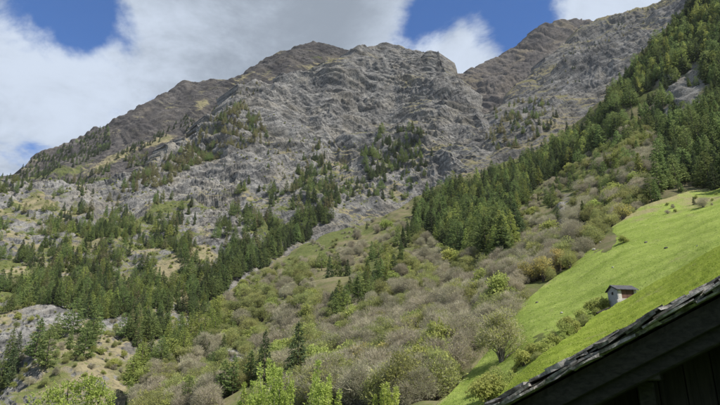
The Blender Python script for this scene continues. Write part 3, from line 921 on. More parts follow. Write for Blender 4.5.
zone('mountain', [(368, 172), (385, 156), (425, 148), (430, 156), (422, 180), (400, 195), (375, 206), (365, 190)], 130, [(LA, 2), (SU, 3)], (15.4, 22.4), 2.7, 'dark conifer in the wooded patch under the summit cliffs', 'conifers in the patch under the summit cliffs')
zone('mountain', [(210, 255), (245, 205), (285, 212), (300, 240), (260, 262), (225, 280)], 93, [(LA, 3), (OL, 1), (SU, 1)], (15.4, 22.4), 3.1, 'conifer scattered over the grey slabs', 'conifers scattered over the grey slabs', 0.3, 18.0)
zone('mountain', [(335, 225), (345, 190), (370, 200), (400, 200), (430, 175), (440, 185), (410, 215), (370, 228)], 55, [(LA, 1), (SU, 1)], (11.2, 18.2), 2.9, 'conifer dotted among the tan scree', 'conifers dotted among the tan scree', 0.1)
zone('mountain', [(255, 170), (300, 150), (340, 165), (440, 150), (470, 165), (440, 175), (340, 190), (270, 200)], 71, [(LA, 1), (OL, 2)], (5.6, 11.2), 2.5, 'stunted tree on the ledges of the rock face', 'stunted trees on the rock ledges')
zone('mountain', [(195, 308), (230, 270), (265, 254), (308, 232), (324, 238), (300, 252), (262, 270), (232, 290), (208, 312)], 155, [(LA, 4), (SU, 2)], (16.8, 23.8), 2.9, 'green conifer in the line above the spur edge', 'conifers in the line above the spur edge')
zone('side_ridge', [(490, 160), (500, 125), (530, 110), (550, 120), (560, 140), (540, 160), (510, 175)], 108, [(SU, 1), (OL, 2), (LA, 1)], (12.6, 18.2), 2.5, 'conifer on the rocky flank beyond the forest edge', 'conifers on the rocky flank')
zone('side_ridge', [(540, 100), (560, 75), (590, 50), (640, 20), (665, 12), (650, 30), (600, 75), (560, 110)], 85, [(OL, 2), (SU, 2)], (5.6, 11.2), 2.2, 'stunted conifer high on the rocky flank', 'stunted conifers high on the flank', 0.2)
# conifers of the near hillside
zone('hillside', [(122, 378), (150, 352), (190, 330), (215, 318), (228, 328), (190, 352), (150, 372), (130, 386)], 60, [('fresh_larch', 3), (LA, 1)], (10, 14), 4.5, 'bright green larch along the gully edge', 'larches along the gully edge')
zone('hillside', [(200, 350), (225, 330), (245, 335), (230, 352), (205, 365)], 8, [(LA, 1)], (8, 12), 6, 'conifer beside the small dark crag', 'conifers beside the small dark crag')
zone('hillside', [(326, 312), (345, 300), (368, 283), (388, 270), (402, 258), (406, 266), (390, 284), (370, 298), (345, 312), (330, 320)], 32, [('fresh_larch', 2), (LA, 3), (SU, 1)], (12, 17), 5, 'green conifer in the slanting row through the scrub', 'conifers of the slanting row')
zone('hillside', [(392, 246), (420, 225), (440, 214), (446, 224), (420, 240), (400, 254)], 22, [(LA, 1), (SU, 1)], (12, 17), 4.5, 'conifer at the lower tip of the forest', 'conifers at the lower tip of the forest')
zone('hillside', [(412, 216), (430, 198), (470, 184), (500, 172), (545, 152), (585, 128), (625, 86), (655, 50), (690, 8), (722, -22), (760, -60), (800, -60), (800, 60), (720, 92), (690, 72), (655, 92),
                  (625, 118), (608, 145), (575, 165), (552, 180), (525, 205), (505, 230), (522, 240), (505, 264), (470, 262), (440, 250), (424, 235)],
     1500, [(LA, 6), ('fresh_larch', 2), (SU, 3)], (16, 24), 2.7, 'tall conifer in the forest climbing to the skyline', 'conifers of the climbing forest', 0.0, 24.0, [(683, 100, 18, 14), (700, 72, 10, 8)])
zone('hillside', [(655, 130), (690, 118), (760, 95), (800, 90), (800, 180), (720, 190), (690, 187), (668, 192), (658, 196), (652, 178), (662, 152)],
     260, [(LA, 4), (SU, 2)], (14, 21), 3.8, 'tall conifer in the wood above the meadow', 'conifers of the wood above the meadow', 0.0)
zone('hillside', [(600, 150), (650, 95), (690, 72), (720, 92), (760, 60), (760, 120), (690, 120), (655, 132), (625, 150)], 70, [(LA, 4), (SU, 2)], (12, 19), 4.0, 'conifer by the forest cliff', 'conifers around the forest cliff', 0.0, 20.0, [(684, 101, 14, 10), (636, 137, 9, 4)])
zone('hillside', [(545, 200), (600, 150), (650, 112), (660, 140), (640, 180), (600, 205)], 64, [(LA, 3), ('fresh_larch', 1)], (9, 15), 6, 'conifer scattered in the scrub below the forest', 'conifers scattered in the scrub')
zone('mountain', [(0, 350), (0, 215), (60, 195), (140, 190), (230, 145), (270, 140), (340, 165), (440, 145), (480, 165), (400, 220), (320, 240), (230, 280), (200, 330)], 900, [('budding', 4), ('leafy', 2)], (2.0, 4.5), 1.8,
     'low bush dotted over the rocky mountain side', 'low bushes dotted over the mountain', 0.15, 22.0)
# bare and budding broadleaf wood
SCRUB = [(240, 412), (150, 412), (125, 400), (140, 380), (185, 345), (232, 300), (300, 256), (345, 240), (400, 220), (430, 230), (470, 258), (520, 262), (535, 240), (545, 205), (600, 152), (640, 120),
         (662, 150), (648, 180), (652, 200), (640, 207), (600, 237), (575, 265), (550, 283), (513, 309), (490, 336), (466, 362), (434, 392), (404, 412)]
for poly, n, kinds, lab, grp, cl in (
        ([(300, 256), (400, 222), (440, 245), (500, 262), (520, 262), (470, 300), (400, 330), (300, 330), (240, 330), (230, 305)], 520, [('bare', 6), ('budding', 5), ('leafy', 0.5)],
         'grey leafless tree in the upper scrub', 'leafless trees of the upper scrub', 0.0),
        ([(400, 330), (470, 300), (520, 262), (550, 283), (513, 309), (490, 336), (466, 362), (434, 392), (404, 412), (360, 412), (380, 360)], 330, [('bare', 7), ('budding', 4), ('leafy', 0.4)],
         'grey leafless tree in the thicket beside the meadow foot', 'leafless trees beside the meadow foot', 0.0),
        ([(125, 400), (140, 380), (185, 345), (232, 300), (240, 330), (300, 330), (320, 345), (280, 412), (150, 412)], 300, [('bare', 4), ('budding', 6), ('leafy', 0.8)],
         'olive budding tree low on the scrub slope', 'budding trees low on the scrub slope', 0.0),
        ([(300, 330), (400, 330), (380, 360), (360, 412), (280, 412), (320, 345)], 230, [('bare', 4), ('budding', 6), ('leafy', 0.4)],
         'budding tree around the ochre-yellow one', 'budding trees around the ochre-yellow one', 0.0),
        ([(520, 262), (535, 240), (545, 205), (600, 152), (640, 120), (662, 150), (648, 180), (652, 200), (640, 207), (600, 237), (575, 265), (550, 283)], 330, [('bare', 6), ('budding', 5), ('leafy', 0.5)],
         'grey leafless bush between forest and meadow', 'leafless bushes between forest and meadow', 0.0)):
    zone('hillside', poly, n, kinds, (4.5, 11.0), 4.0, lab, grp, cl, 20.0, [(566, 214, 6, 14), (636, 137, 9, 4), (332, 243, 22, 7), (303, 254, 22, 8), (285, 264, 10, 6), (232, 352, 9, 6), (296, 366, 5, 5), (232, 307, 12, 4)])
zone('hillside', [(180, 343), (230, 295), (265, 269), (300, 249), (345, 233), (385, 219), (410, 207), (415, 216), (390, 230), (345, 244), (300, 264), (268, 284), (235, 310), (190, 352)], 130, [('bare', 4), ('budding', 4), ('leafy', 0.4)], (2.5, 6.0), 3.0,
     'bush along the crest of the spur', 'bushes along the spur crest', 0.0, 20.0, [(332, 241, 22, 5), (303, 253, 20, 6)])
zone('hillside', [(520, 242), (510, 228), (530, 203), (556, 181), (580, 164), (612, 139), (640, 117), (642, 128), (600, 160), (560, 197), (540, 227)], 110, [('bare', 4), ('budding', 4), ('leafy', 1), ('larch', 1)], (3.0, 7.0), 3.0,
     'bush along the forest edge', 'bushes along the forest edge')
zone('hillside', SCRUB, 620, [('bare', 3), ('budding', 3), ('leafy', 0.4)], (2.0, 4.0), 2.2, 'low bush filling the scrub', 'low bushes filling the scrub', 0.0)
zone('mountain', [(0, 408), (0, 370), (40, 375), (60, 360), (110, 365), (130, 385), (125, 408)], 70, [('bare', 3), ('budding', 3), ('leafy', 2)], (2.5, 5), 5.0, 'low bush among the rocks at the foot of the mountain', 'low bushes at the foot of the mountain', 0.1)
zone('mountain', [(0, 350), (0, 220), (200, 210), (230, 280), (200, 330), (130, 375)], 130, [('budding', 3), ('leafy', 1), ('bare', 2)], (2.0, 4.5), 4.0, 'low bush in gaps of the mountain wood', 'low bushes in the mountain wood', 0.1)
zone('hillside', [(494, 384), (515, 366), (545, 344), (575, 325), (600, 311), (606, 315), (580, 335), (550, 356), (520, 380), (502, 394)], 26, [('leafy', 5), ('budding', 1)], (2.0, 3.8), 4.2,
     'yellow-green bush lining the fold in the meadow', 'yellow-green bushes in the meadow fold')
zone('hillside', [(474, 408), (482, 392), (498, 384), (505, 390), (497, 410)], 7, [('leafy', 3), ('budding', 1)], (3, 5), 6, 'yellow-green bush near the tip of the barn roof', 'yellow-green bushes near the barn roof tip')
zone('meadow', [(640, 214), (668, 203), (720, 194), (720, 205), (660, 216)], 8, [('bare', 1), ('leafy', 1)], (1.0, 2.0), 5, 'knee-high shrub on the dry upper meadow', 'shrubs on the dry upper meadow')

# ------------------------------------------------------------------ plant them: the largest 300 of a kind singly, the others as one mass
FAMILY = {'fresh_larch': 'conifer', 'pale': 'ochre', 'larch': 'conifer', 'olive_larch': 'conifer', 'spruce': 'conifer', 'bare': 'bare', 'budding': 'bare', 'leafy': 'leafy', 'ochre': 'ochre'}
NAME = {'fresh_larch': 'larch_tree', 'pale': 'pale_tree', 'larch': 'larch_tree', 'olive_larch': 'larch_tree', 'spruce': 'spruce_tree', 'bare': 'bare_tree', 'budding': 'budding_tree', 'leafy': 'leafy_bush', 'ochre': 'ochre_tree'}
CAT = {'fresh_larch': 'conifer', 'pale': 'tree', 'larch': 'conifer', 'olive_larch': 'conifer', 'spruce': 'conifer', 'bare': 'bare tree', 'budding': 'budding tree', 'leafy': 'bush', 'ochre': 'tree'}
MARKS = [('the hut', 622, 295), ('the lone meadow bush', 624, 240), ('the golden trees', 545, 275), ('the broad yellowish tree', 622, 212), ('the bare scree streak', 566, 214), ('the dark spruce pair', 280, 365),
         ('the ochre-yellow tree', 358, 366), ('the lime-green bush', 337, 318), ('the pale rounded tree', 500, 340), ('the small clearing', 325, 243), ('the slanting conifer row', 365, 290), ('the barn roof tip', 480, 402),
         ('the low rock slabs', 35, 345), ('the dark gully', 113, 350), ('the small dark crag', 232, 352), ('the leafy shoots', 290, 390), ('the spring-green tree', 85, 388), ('the forest tip', 410, 235),
         ('the forest cliff', 683, 98), ('the skyline corner', 690, 5), ('the young meadow conifer', 694, 203), ('the meadow top corner', 655, 198), ('the tan grass patch', 118, 163), ('the rock spur', 190, 165),
         ('the rock-face clump', 318, 200), ('the pale slabs', 210, 190), ('the tan ledge', 45, 215), ('the tan bank', 170, 285), ('the meadow foot', 440, 400), ('the forest bulge', 480, 215), ('the upper forest edge', 600, 100)]
LOOK = {'fresh_larch': 'bright green larch', 'pale': 'pale tree', 'larch': 'green larch', 'olive_larch': 'olive larch', 'spruce': 'dark spruce', 'bare': 'grey leafless tree', 'budding': 'olive budding tree', 'leafy': 'yellow-green bush', 'ochre': 'ochre tree'}
ORD = ['', 'second', 'third', 'fourth', 'fifth', 'sixth', 'seventh', 'eighth', 'ninth', 'tenth', 'eleventh', 'twelfth', 'thirteenth', 'fourteenth', 'fifteenth', 'sixteenth', 'seventeenth', 'eighteenth', 'nineteenth', 'twentieth']
LABELS = {}


def label_for(kind, u, v, s, wide, lab):
    d, nm, mu, mv = min((math.hypot(u - m[1], v - m[2]), m[0], m[1], m[2]) for m in MARKS)
    size = 'tall' if s > 1.12 else 'small' if s < 0.75 else 'mid-sized'
    form = 'broad' if wide > s * 1.05 else 'slim' if wide < s * 0.95 else ''
    dx, dy = u - mu, v - mv
    side = 'left of' if dx < 0 else 'right of'
    if abs(dy) > 2.2 * abs(dx):
        where = 'above' if dy < 0 else 'below'
    elif abs(dx) > 2.2 * abs(dy):
        where = side
    else:
        where = ('above and ' if dy < 0 else 'below and ') + side
    return ' '.join(f'{size} {form} {LOOK[kind]} {where} {nm}'.split()), d


items = []
for kind, sh, u, v, h, lab, grp in TREES:
    p = ground(sh, u, v)
    inside = -8 < u < 728 and -5 < v < 412
    items.append([h / p[1] + (1 if grp is None else 0) - (0 if inside else 1), kind, p, h, lab, grp, u, v])
items.sort(key=lambda a: -a[0])
count, FIRST, MASS = {}, {}, {}
for rank, kind, p, h, lab, grp, u, v in items:
    fam = FAMILY[kind]
    count[fam] = count.get(fam, 0) + 1
    vi = rng.randint(len(PROTO[kind]))
    s = h / NATURAL[kind]
    rz = rng.rand() * 6.283
    wide = s * (rng.uniform(0.85, 1.45) if FAMILY[kind] == 'conifer' else rng.uniform(0.85, 1.2))
    if count[fam] > 300:
        MASS.setdefault(kind, []).append((p, rz, (wide, wide, s)))
        continue
    o = thing(NAME[kind], lab, CAT[kind], p, rz, grp, (wide, wide, s))
    if grp is not None:
        lb_, dist_ = label_for(kind, u, v, s, wide, lab)
        LABELS.setdefault(lb_, []).append((dist_, o))
    cm, tm = PROTO[kind][vi]
    c = obj('crown', cm, o)
    t = obj('trunk', tm, o)
    FIRST.setdefault((kind, vi), (c, t))


for lb_, lst in LABELS.items():
    lst.sort(key=lambda a: a[0])
    for k, (dd, o) in enumerate(lst):
        o['label'] = lb_ + (f', {ORD[min(k, 19)]} nearest'.replace('  ', ' ') if k else ', nearest' if len(lst) > 1 else '')


def mass(kind, pts, name, label, cat):
    me = bpy.data.meshes.new(name)
    me.from_pydata([tuple(p[0]) for p in pts], [], [])
    for nm, idx in (('turn', 1), ('size', 2)):
        a = me.attributes.new(nm, 'FLOAT_VECTOR', 'POINT')
        a.data.foreach_set('vector', np.array([(0, 0, p[1]) if idx == 1 else p[2] for p in pts], np.float32).reshape(-1))
    o = obj(name, me)
    o['kind'] = 'stuff'
    tag(o, label, cat)
    g = bpy.data.node_groups.new(name, 'GeometryNodeTree')
    g.interface.new_socket('Geometry', in_out='INPUT', socket_type='NodeSocketGeometry')
    g.interface.new_socket('Geometry', in_out='OUTPUT', socket_type='NodeSocketGeometry')
    N_, L_ = g.nodes.new, g.links.new
    gi, go = N_('NodeGroupInput'), N_('NodeGroupOutput')
    jn = N_('GeometryNodeJoinGeometry')
    for vi in range(len(PROTO[kind])):
        if (kind, vi) not in FIRST:
            continue
        j2, g2 = N_('GeometryNodeJoinGeometry'), N_('GeometryNodeGeometryToInstance')
        for part in FIRST[(kind, vi)]:
            oi = N_('GeometryNodeObjectInfo')
            oi.transform_space = 'ORIGINAL'
            oi.inputs['Object'].default_value = part
            L_(oi.outputs['Geometry'], j2.inputs[0])
        L_(j2.outputs[0], g2.inputs[0])
        L_(g2.outputs[0], jn.inputs[0])
    ip = N_('GeometryNodeInstanceOnPoints')
    L_(gi.outputs[0], ip.inputs['Points'])
    L_(jn.outputs[0], ip.inputs['Instance'])
    ip.inputs['Pick Instance'].default_value = True
    rv = N_('FunctionNodeRandomValue')
    rv.data_type = 'INT'
    rv.inputs[4].default_value, rv.inputs[5].default_value = 0, 7
    L_(rv.outputs[2], ip.inputs['Instance Index'])
    for nm, sk in (('turn', 'Rotation'), ('size', 'Scale')):
        na = N_('GeometryNodeInputNamedAttribute')
        na.data_type = 'FLOAT_VECTOR'
        na.inputs[0].default_value = nm
        L_(na.outputs[0], ip.inputs[sk])
    L_(ip.outputs[0], go.inputs[0])
    o.modifiers.new('scatter', 'NODES').node_group = g


for kind, nm, lab, cat in (('larch', 'larch_forest', 'farther green larches massed on mountain side and hill', 'forest'),
                           ('fresh_larch', 'bright_larch_forest', 'farther bright green larches on slopes', 'forest'),
                           ('olive_larch', 'sparse_larch_forest', 'farther olive larches on the rock spurs', 'forest'),
                           ('spruce', 'spruce_forest', 'farther dark spruces massed between the larches', 'forest'),
                           ('bare', 'leafless_wood', 'farther grey leafless trees massed in the scrub', 'wood'),
                           ('budding', 'budding_wood', 'farther olive budding trees massed in the scrub', 'wood'),
                           ('leafy', 'leafy_bushes', 'farther yellow-green bushes scattered in the scrub', 'bushes')):
    if kind in MASS:
        mass(kind, MASS[kind], nm, lab, cat)


# ------------------------------------------------------------------ near tree tops rising into the bottom of the picture
def near_tree(name, u, v_top, Y, H, R, seed, nt, bud, label, crown_mats, low=0.3, up=0.5, bud_size=0.17, lobes=22, tw=0.6):
    top = at(u, v_top, Y)
    z0 = valley_z(top[0], top[1])
    Ht = top[2] - z0
    cr, tr = broadleaf(seed, Ht, R, nt, tw, 0.035, bud, lobes, low, 1, bud_size, up)
    o = thing(name, label, 'tree', (top[0], top[1], z0), 0.4 * seed)
    obj('crown', mesh_from(name + '_crown', cr[0], cr[1], crown_mats, cr[2]), o)
    obj('trunk', mesh_from(name + '_trunk', tr[0], tr[1], [M_bark]), o)


near_tree('spring_green_tree', 86, 354, 70, 14, 4.8, 201, 6000, 8.0, 'broad fresh spring-green tree top at the lower picture edge below the rock slabs', [M_twig_olive, M_fresh], 0.4, 0.5, 0.16)


def shoot_tree(name, u, v_top, Y, label, seed, n=16, spread=2.2, per=100):
    """young tree whose upright leafy shoots reach into view"""
    rng = np.random.RandomState(seed)
    top = at(u, v_top, Y)
    z0 = valley_z(top[0], top[1])
    H = top[2] - z0
    o = thing(name, label, 'tree', (top[0], top[1], z0))
    L, C, D = [], [], []
    for i in range(n):
        a = rng.rand() * 6.283
        r = spread * math.sqrt(rng.rand())
        h = H * (1 - 0.30 * rng.rand() * (r / spread + 0.3)) if i else H
        b = np.array([r * 0.12 * math.cos(a), r * 0.12 * math.sin(a), H * 0.30])
        e = np.array([r * math.cos(a), r * math.sin(a), h])
        m1 = b * 0.45 + e * 0.55 + np.array([0.3 * r * math.cos(a), 0.3 * r * math.sin(a), -0.05 * H])
        pts = np.array([(1 - t) ** 2 * b + 2 * t * (1 - t) * m1 + t * t * e for t in np.linspace(0, 1, 7)])
        L.append((pts, np.linspace(0.05, 0.008, 7)))
        for k in range(per):
            t = rng.uniform(0.35, 1.0)
            p = (1 - t) ** 2 * b + 2 * t * (1 - t) * m1 + t * t * e
            for q in range(6):
                d = unit(rng.normal(size=3) + [0, 0, 0.5])
                C.append(p + d * rng.uniform(0.03, 0.34 * (1.15 - t) + 0.10))
                D.append(unit(d + rng.normal(size=3) * 0.5))
    L.append(([(0, 0, -0.4), (0.05, 0, H * 0.2), (0, 0, H * 0.32)], [0.14, 0.11, 0.07]))
    tv, tq = tubes(L, 5)
    S = rng.uniform(0.06, 0.16, len(C))
    V, T = tri_cloud(np.array(C), np.array(D), S, S * 0.6, rng)
    obj('crown', mesh_from(name + '_crown', V, T, [M_fresh]), o)
    obj('trunk', mesh_from(name + '_trunk', tv, tq, [M_pale_bark]), o)


shoot_tree('sapling', 283, 360, 30, 'yellow-green upright leafy shoots at the lower picture edge below the dark spruces', 301, 22, 2.4)
shoot_tree('sapling', 325, 374, 33, 'slim yellow-green shoots just right of the fuller leafy shoots', 302, 8, 0.9)
shoot_tree('sapling', 383, 383, 36, 'small fresh green leafy shoots at the lower edge under the bare thicket', 303, 10, 1.1)
shoot_tree('sapling', 256, 384, 31, 'low yellow-green shoots left of the fuller leafy shoots', 304, 8, 0.9)


# ------------------------------------------------------------------ stones on the meadow
def stone_mat(name, c0, c1, sc_=3.0):
    m = bpy.data.materials.new(name)
    m.use_nodes = True
    t = NT(m.node_tree)
    tc = t.n('ShaderNodeTexCoord').outputs['Object']
    n = t.noise(tc, sc_, 6.0, 0.65)
    rnd = t.n('ShaderNodeObjectInfo').outputs['Random']
    c = t.mix(t.step(n, 0.32, 0.68), c0, c1)
    c = t.n('ShaderNodeHueSaturation', {'Value': t.n('ShaderNodeMapRange', {0: rnd, 3: 0.75, 4: 1.25}).outputs[0], 'Color': c}).outputs[0]
    b = t.n('ShaderNodeBump', {'Strength': 0.7, 'Distance': 0.03, 'Height': n}).outputs[0]
    d = t.n('ShaderNodeBsdfPrincipled', {'Base Color': c, 'Roughness': 0.8, 'Specular IOR Level': 0.3, 'Normal': b})
    t.n('ShaderNodeOutputMaterial', {0: d.outputs[0]})
    return m


M_stone = stone_mat('field_stone', (0.24, 0.23, 0.21), (0.48, 0.46, 0.43))
M_stone_dark = stone_mat('dark_field_stone', (0.07, 0.07, 0.06), (0.16, 0.15, 0.13))


def boulder(sh, u, v, size, mat, label, seed):
    rng = np.random.RandomState(seed)
    import bmesh
    bm = bmesh.new()
    bmesh.ops.create_icosphere(bm, subdivisions=2, radius=size)
    sx = rng.uniform(0.7, 1.4, 3)
    for vv in bm.verts:
        n = float(pn(np.array([vv.co[:]]), size * 0.8, seed)[0])
        vv.co = Vector((vv.co.x * sx[0], vv.co.y * sx[1], vv.co.z * 0.7)) * (1 + 0.5 * n)
    me = bpy.data.meshes.new('boulder')
    bm.to_mesh(me)
    bm.free()
    me.materials.append(mat)
    o = obj('boulder', me)
    p = ground(sh, u, v)
    o.location = (p[0], p[1], p[2] + size * 0.25)
    tag(o, label, 'boulder', 'stones lying on the meadow')


boulder('meadow', 562, 314, 0.35, M_stone, 'pale stone on the lower meadow left of the hut', 1)
boulder('meadow', 537, 303, 0.45, M_stone_dark, 'dark stone on the meadow near the scrub edge', 2)
boulder('meadow', 613, 268, 0.3, M_stone, 'small pale stone on the meadow straight above the hut', 3)
boulder('meadow', 594, 250, 0.5, M_stone, 'pale stone at the scrub edge of the meadow, lower one', 4)
boulder('meadow', 600, 243, 0.6, M_stone, 'pale stone at the scrub edge of the meadow, upper one', 5)
boulder('meadow', 646, 243, 0.45, M_stone_dark, 'dark stone right of the lone meadow bush', 6)
boulder('meadow', 697, 246, 0.25, M_stone, 'tiny pale stone in the shaded dip of the meadow', 7)
boulder('meadow', 666, 248, 0.4, M_stone_dark, 'tiny dark stone in the middle of the upper meadow', 8)


# ------------------------------------------------------------------ tufts in the turf
def tufts(name, sh, n, hgt, mat, label, poly, seed):
    rng = np.random.RandomState(seed)
    p = np.array(poly, float)
    lo, hi = p.min(0), p.max(0)
    u, v = rng.uniform(lo[0], hi[0], n * 3), rng.uniform(lo[1], hi[1], n * 3)
    ok = inpoly(poly, u, v) & (pn(np.stack([u, v * 1.7, 0 * u], -1), 13.0) + rng.normal(size=len(u)) * 0.25 > -0.05)
    B = np.array([ground(sh, a, b) for a, b in zip(u[ok][:n], v[ok][:n])])
    k = 5
    C = np.repeat(B, k, 0)
    s_ = np.repeat(rng.uniform(0.5, 1.4, len(B)), k)
    C = C + rng.normal(size=C.shape) * [0.16, 0.16, 0.0] * s_[:, None]
    C[:, 2] -= 0.03
    D = unit(rng.normal(size=C.shape) * 0.55 + [0, 0, 1.0])
    S = rng.uniform(*hgt, len(C)) * s_
    V, T = tri_cloud(C, D, S, S * rng.uniform(0.35, 0.8, len(S)), rng)
    o = obj(name, mesh_from(name, V, T, [mat]))
    o['kind'] = 'stuff'
    tag(o, label, 'grass')


M_tuft = leaf_mat('tuft_grass', (0.185, 0.260, 0.055), (0.280, 0.350, 0.085), 0.4, 0.0, 0.35)
M_tuft_near = leaf_mat('near_tuft_grass', (0.230, 0.295, 0.045), (0.350, 0.405, 0.075), 0.4, 0.0, 0.5)
tufts('meadow_tufts', 'meadow', 9000, (0.10, 0.22), M_tuft, 'short tufted grass all over the sunny meadow', [(430, 408), (452, 394), (480, 366), (498, 342), (515, 312), (550, 284), (575, 266), (602, 238), (642, 209), (668, 201), (722, 189), (722, 250), (600, 320), (500, 408)], 61)
tufts('shoulder_tufts', 'meadow_shoulder', 16000, (0.06, 0.16), M_tuft_near, 'brighter grass tufts on the near meadow shoulder', [(478, 413), (515, 378), (570, 337), (622, 303), (660, 281), (722, 247), (722, 300), (600, 360), (500, 420)], 62)


# ------------------------------------------------------------------ wood and plaster
def wood_mat(name, c0, c1, axis=2, sc_=4.0, rough=0.8):
    m = bpy.data.materials.new(name)
    m.use_nodes = True
    t = NT(m.node_tree)
    tc = t.n('ShaderNodeTexCoord').outputs['Object']
    s3 = [14.0, 14.0, 14.0]
    s3[axis] = 0.8
    mp = t.n('ShaderNodeMapping', {0: tc, 3: tuple(s3)}).outputs[0]
    n = t.noise(mp, sc_ * 0.5, 6.0, 0.65, 0.4)
    n2 = t.noise(tc, 2.0, 4.0, 0.6)
    rnd = t.n('ShaderNodeObjectInfo').outputs['Random']
    c = t.mix(t.step(n, 0.3, 0.7), c0, c1)
    c = t.mix(t.math('MULTIPLY', t.step(n2, 0.5, 0.75), 0.5), c, tuple(x * 0.45 for x in c0))
    c = t.n('ShaderNodeHueSaturation', {'Value': t.n('ShaderNodeMapRange', {0: rnd, 3: 0.75, 4: 1.25}).outputs[0], 'Color': c}).outputs[0]
    b = t.n('ShaderNodeBump', {'Strength': 0.6, 'Distance': 0.012, 'Height': n}).outputs[0]
    d = t.n('ShaderNodeBsdfPrincipled', {'Base Color': c, 'Roughness': rough, 'Specular IOR Level': 0.25, 'Normal': b})
    t.n('ShaderNodeOutputMaterial', {0: d.outputs[0]})
    return m


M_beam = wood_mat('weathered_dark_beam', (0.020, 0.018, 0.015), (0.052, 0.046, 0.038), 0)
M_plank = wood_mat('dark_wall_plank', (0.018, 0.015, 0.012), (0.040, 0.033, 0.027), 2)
M_brown = wood_mat('red_brown_plank', (0.085, 0.045, 0.032), (0.17, 0.095, 0.068), 2)
M_grey_wood = wood_mat('silver_grey_plank', (0.20, 0.20, 0.21), (0.34, 0.34, 0.35), 2)
M_slate = stone_mat('stone_slate', (0.070, 0.064, 0.056), (0.36, 0.338, 0.305), 14.0)
M_hutroof = stone_mat('hut_roof_slate', (0.035, 0.036, 0.04), (0.09, 0.09, 0.095), 2.0)
M_plaster = stone_mat('old_plaster', (0.34, 0.31, 0.27), (0.58, 0.55, 0.50), 2.4)


def hexa(frame, a0, a1, b0, b1, c0, c1, jit=0.0, rs=None, bev=0.0):
    """box in a local frame (origin, ea, eb, ec); slightly uneven when jit is set"""
    O, ea, eb, ec = frame
    V = []
    for a in (a0, a1):
        for b in (b0, b1):
            for c in (c0, c1):
                j = rs.normal(size=3) * jit if rs is not None else np.zeros(3)
                V.append(O + ea * (a + j[0]) + eb * (b + j[1]) + ec * (c + j[2]))
    return np.array(V), [(0, 1, 3, 2), (4, 6, 7, 5), (0, 4, 5, 1), (2, 3, 7, 6), (0, 2, 6, 4), (1, 5, 7, 3)]


def piece(name, frame, box, mat, parent, jit=0.0, rs=None, bevel=0.0, seg=1):
    V, Fc = hexa(frame, *box, jit=jit, rs=rs)
    me = mesh_from(name, V, Fc, [mat])
    if bevel:
        import bmesh
        bm = bmesh.new()
        bm.from_mesh(me)
        bmesh.ops.recalc_face_normals(bm, faces=bm.faces)
        bmesh.ops.bevel(bm, geom=list(bm.edges), offset=bevel, segments=seg, affect='EDGES')
        bm.to_mesh(me)
        bm.free()
    return obj(name, me, parent)


EX, EY, EZ = np.array([1.0, 0, 0]), np.array([0, 1.0, 0]), np.array([0, 0, 1.0])

# ------------------------------------------------------------------ the hut on the meadow
hp = at(623, 300.0, 116.0) - np.array([0, 0, 0.1])
ang = math.radians(8)
hut = thing('hut', 'small hut with dark roof, brown boards and whitewashed corners on the green meadow', 'hut', hp, ang, None, (0.86, 0.86, 0.84))
FR = (np.zeros(3), EX, EY, EZ)                    # x: along the long wall, -y: towards the viewer, z up
Lh, Wh, Hw, Pt = 5.0, 4.0, 2.45, 0.52
rs = np.random.RandomState(3)
gz = lambda y: Hw + (Wh / 2 - abs(y)) * Pt


def gable(x0, x1, mat, name):
    V, y = [], Wh / 2
    prof = [(-y, -1.6), (y, -1.6), (y, Hw), (0, Hw + y * Pt), (-y, Hw)]
    for x in (x0, x1):
        V += [(x, a, b) for a, b in prof]
    Fc = [(4, 3, 2, 1, 0), (5, 6, 7, 8, 9)] + [(i, (i + 1) % 5, (i + 1) % 5 + 5, i + 5) for i in range(5)]
    o = obj(name, mesh_from(name, V, Fc, [mat]), hut)
    return o


gable(-Lh / 2, -Lh / 2 + 0.3, M_grey_wood, 'gable_wall')
gable(Lh / 2 - 0.3, Lh / 2, M_plaster, 'gable_wall')
piece('back_wall', FR, (-Lh / 2 + 0.3, Lh / 2 - 0.3, Wh / 2 - 0.3, Wh / 2 - 0.004, -1.6, Hw), M_plaster, hut)
piece('corner_pier', FR, (-Lh / 2 + 0.302, -Lh / 2 + 1.05, -Wh / 2 + 0.004, -Wh / 2 + 0.32, -1.6, Hw), M_plaster, hut, 0.01, rs)
piece('corner_pier', FR, (Lh / 2 - 0.72, Lh / 2 - 0.302, -Wh / 2 + 0.004, -Wh / 2 + 0.32, -1.6, Hw), M_plaster, hut, 0.01, rs)
piece('sill_wall', FR, (-Lh / 2 + 1.05, Lh / 2 - 0.72, -Wh / 2 + 0.03, -Wh / 2 + 0.3, -1.6, 0.25), M_plaster, hut)
x = -Lh / 2 + 1.06
while x < Lh / 2 - 0.75:
    x2 = min(x + rs.uniform(0.26, 0.36), Lh / 2 - 0.73)
    piece('plank', FR, (x + 0.008, x2 - 0.008, -Wh / 2 + 0.10 + rs.uniform(-0.012, 0.012), -Wh / 2 + 0.16, 0.25, Hw - 0.02), M_brown, hut)
    x = x2
piece('lintel', FR, (-Lh / 2 + 1.0, Lh / 2 - 0.7, -Wh / 2 - 0.02, -Wh / 2 + 0.14, Hw - 0.18, Hw + 0.01), M_beam, hut)
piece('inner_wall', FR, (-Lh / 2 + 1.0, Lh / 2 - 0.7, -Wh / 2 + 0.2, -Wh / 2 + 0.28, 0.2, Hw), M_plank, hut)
piece('window', FR, (-Lh / 2 - 0.03, -Lh / 2 + 0.1, -0.4, 0.35, 1.3, 2.0), M_plank, hut)
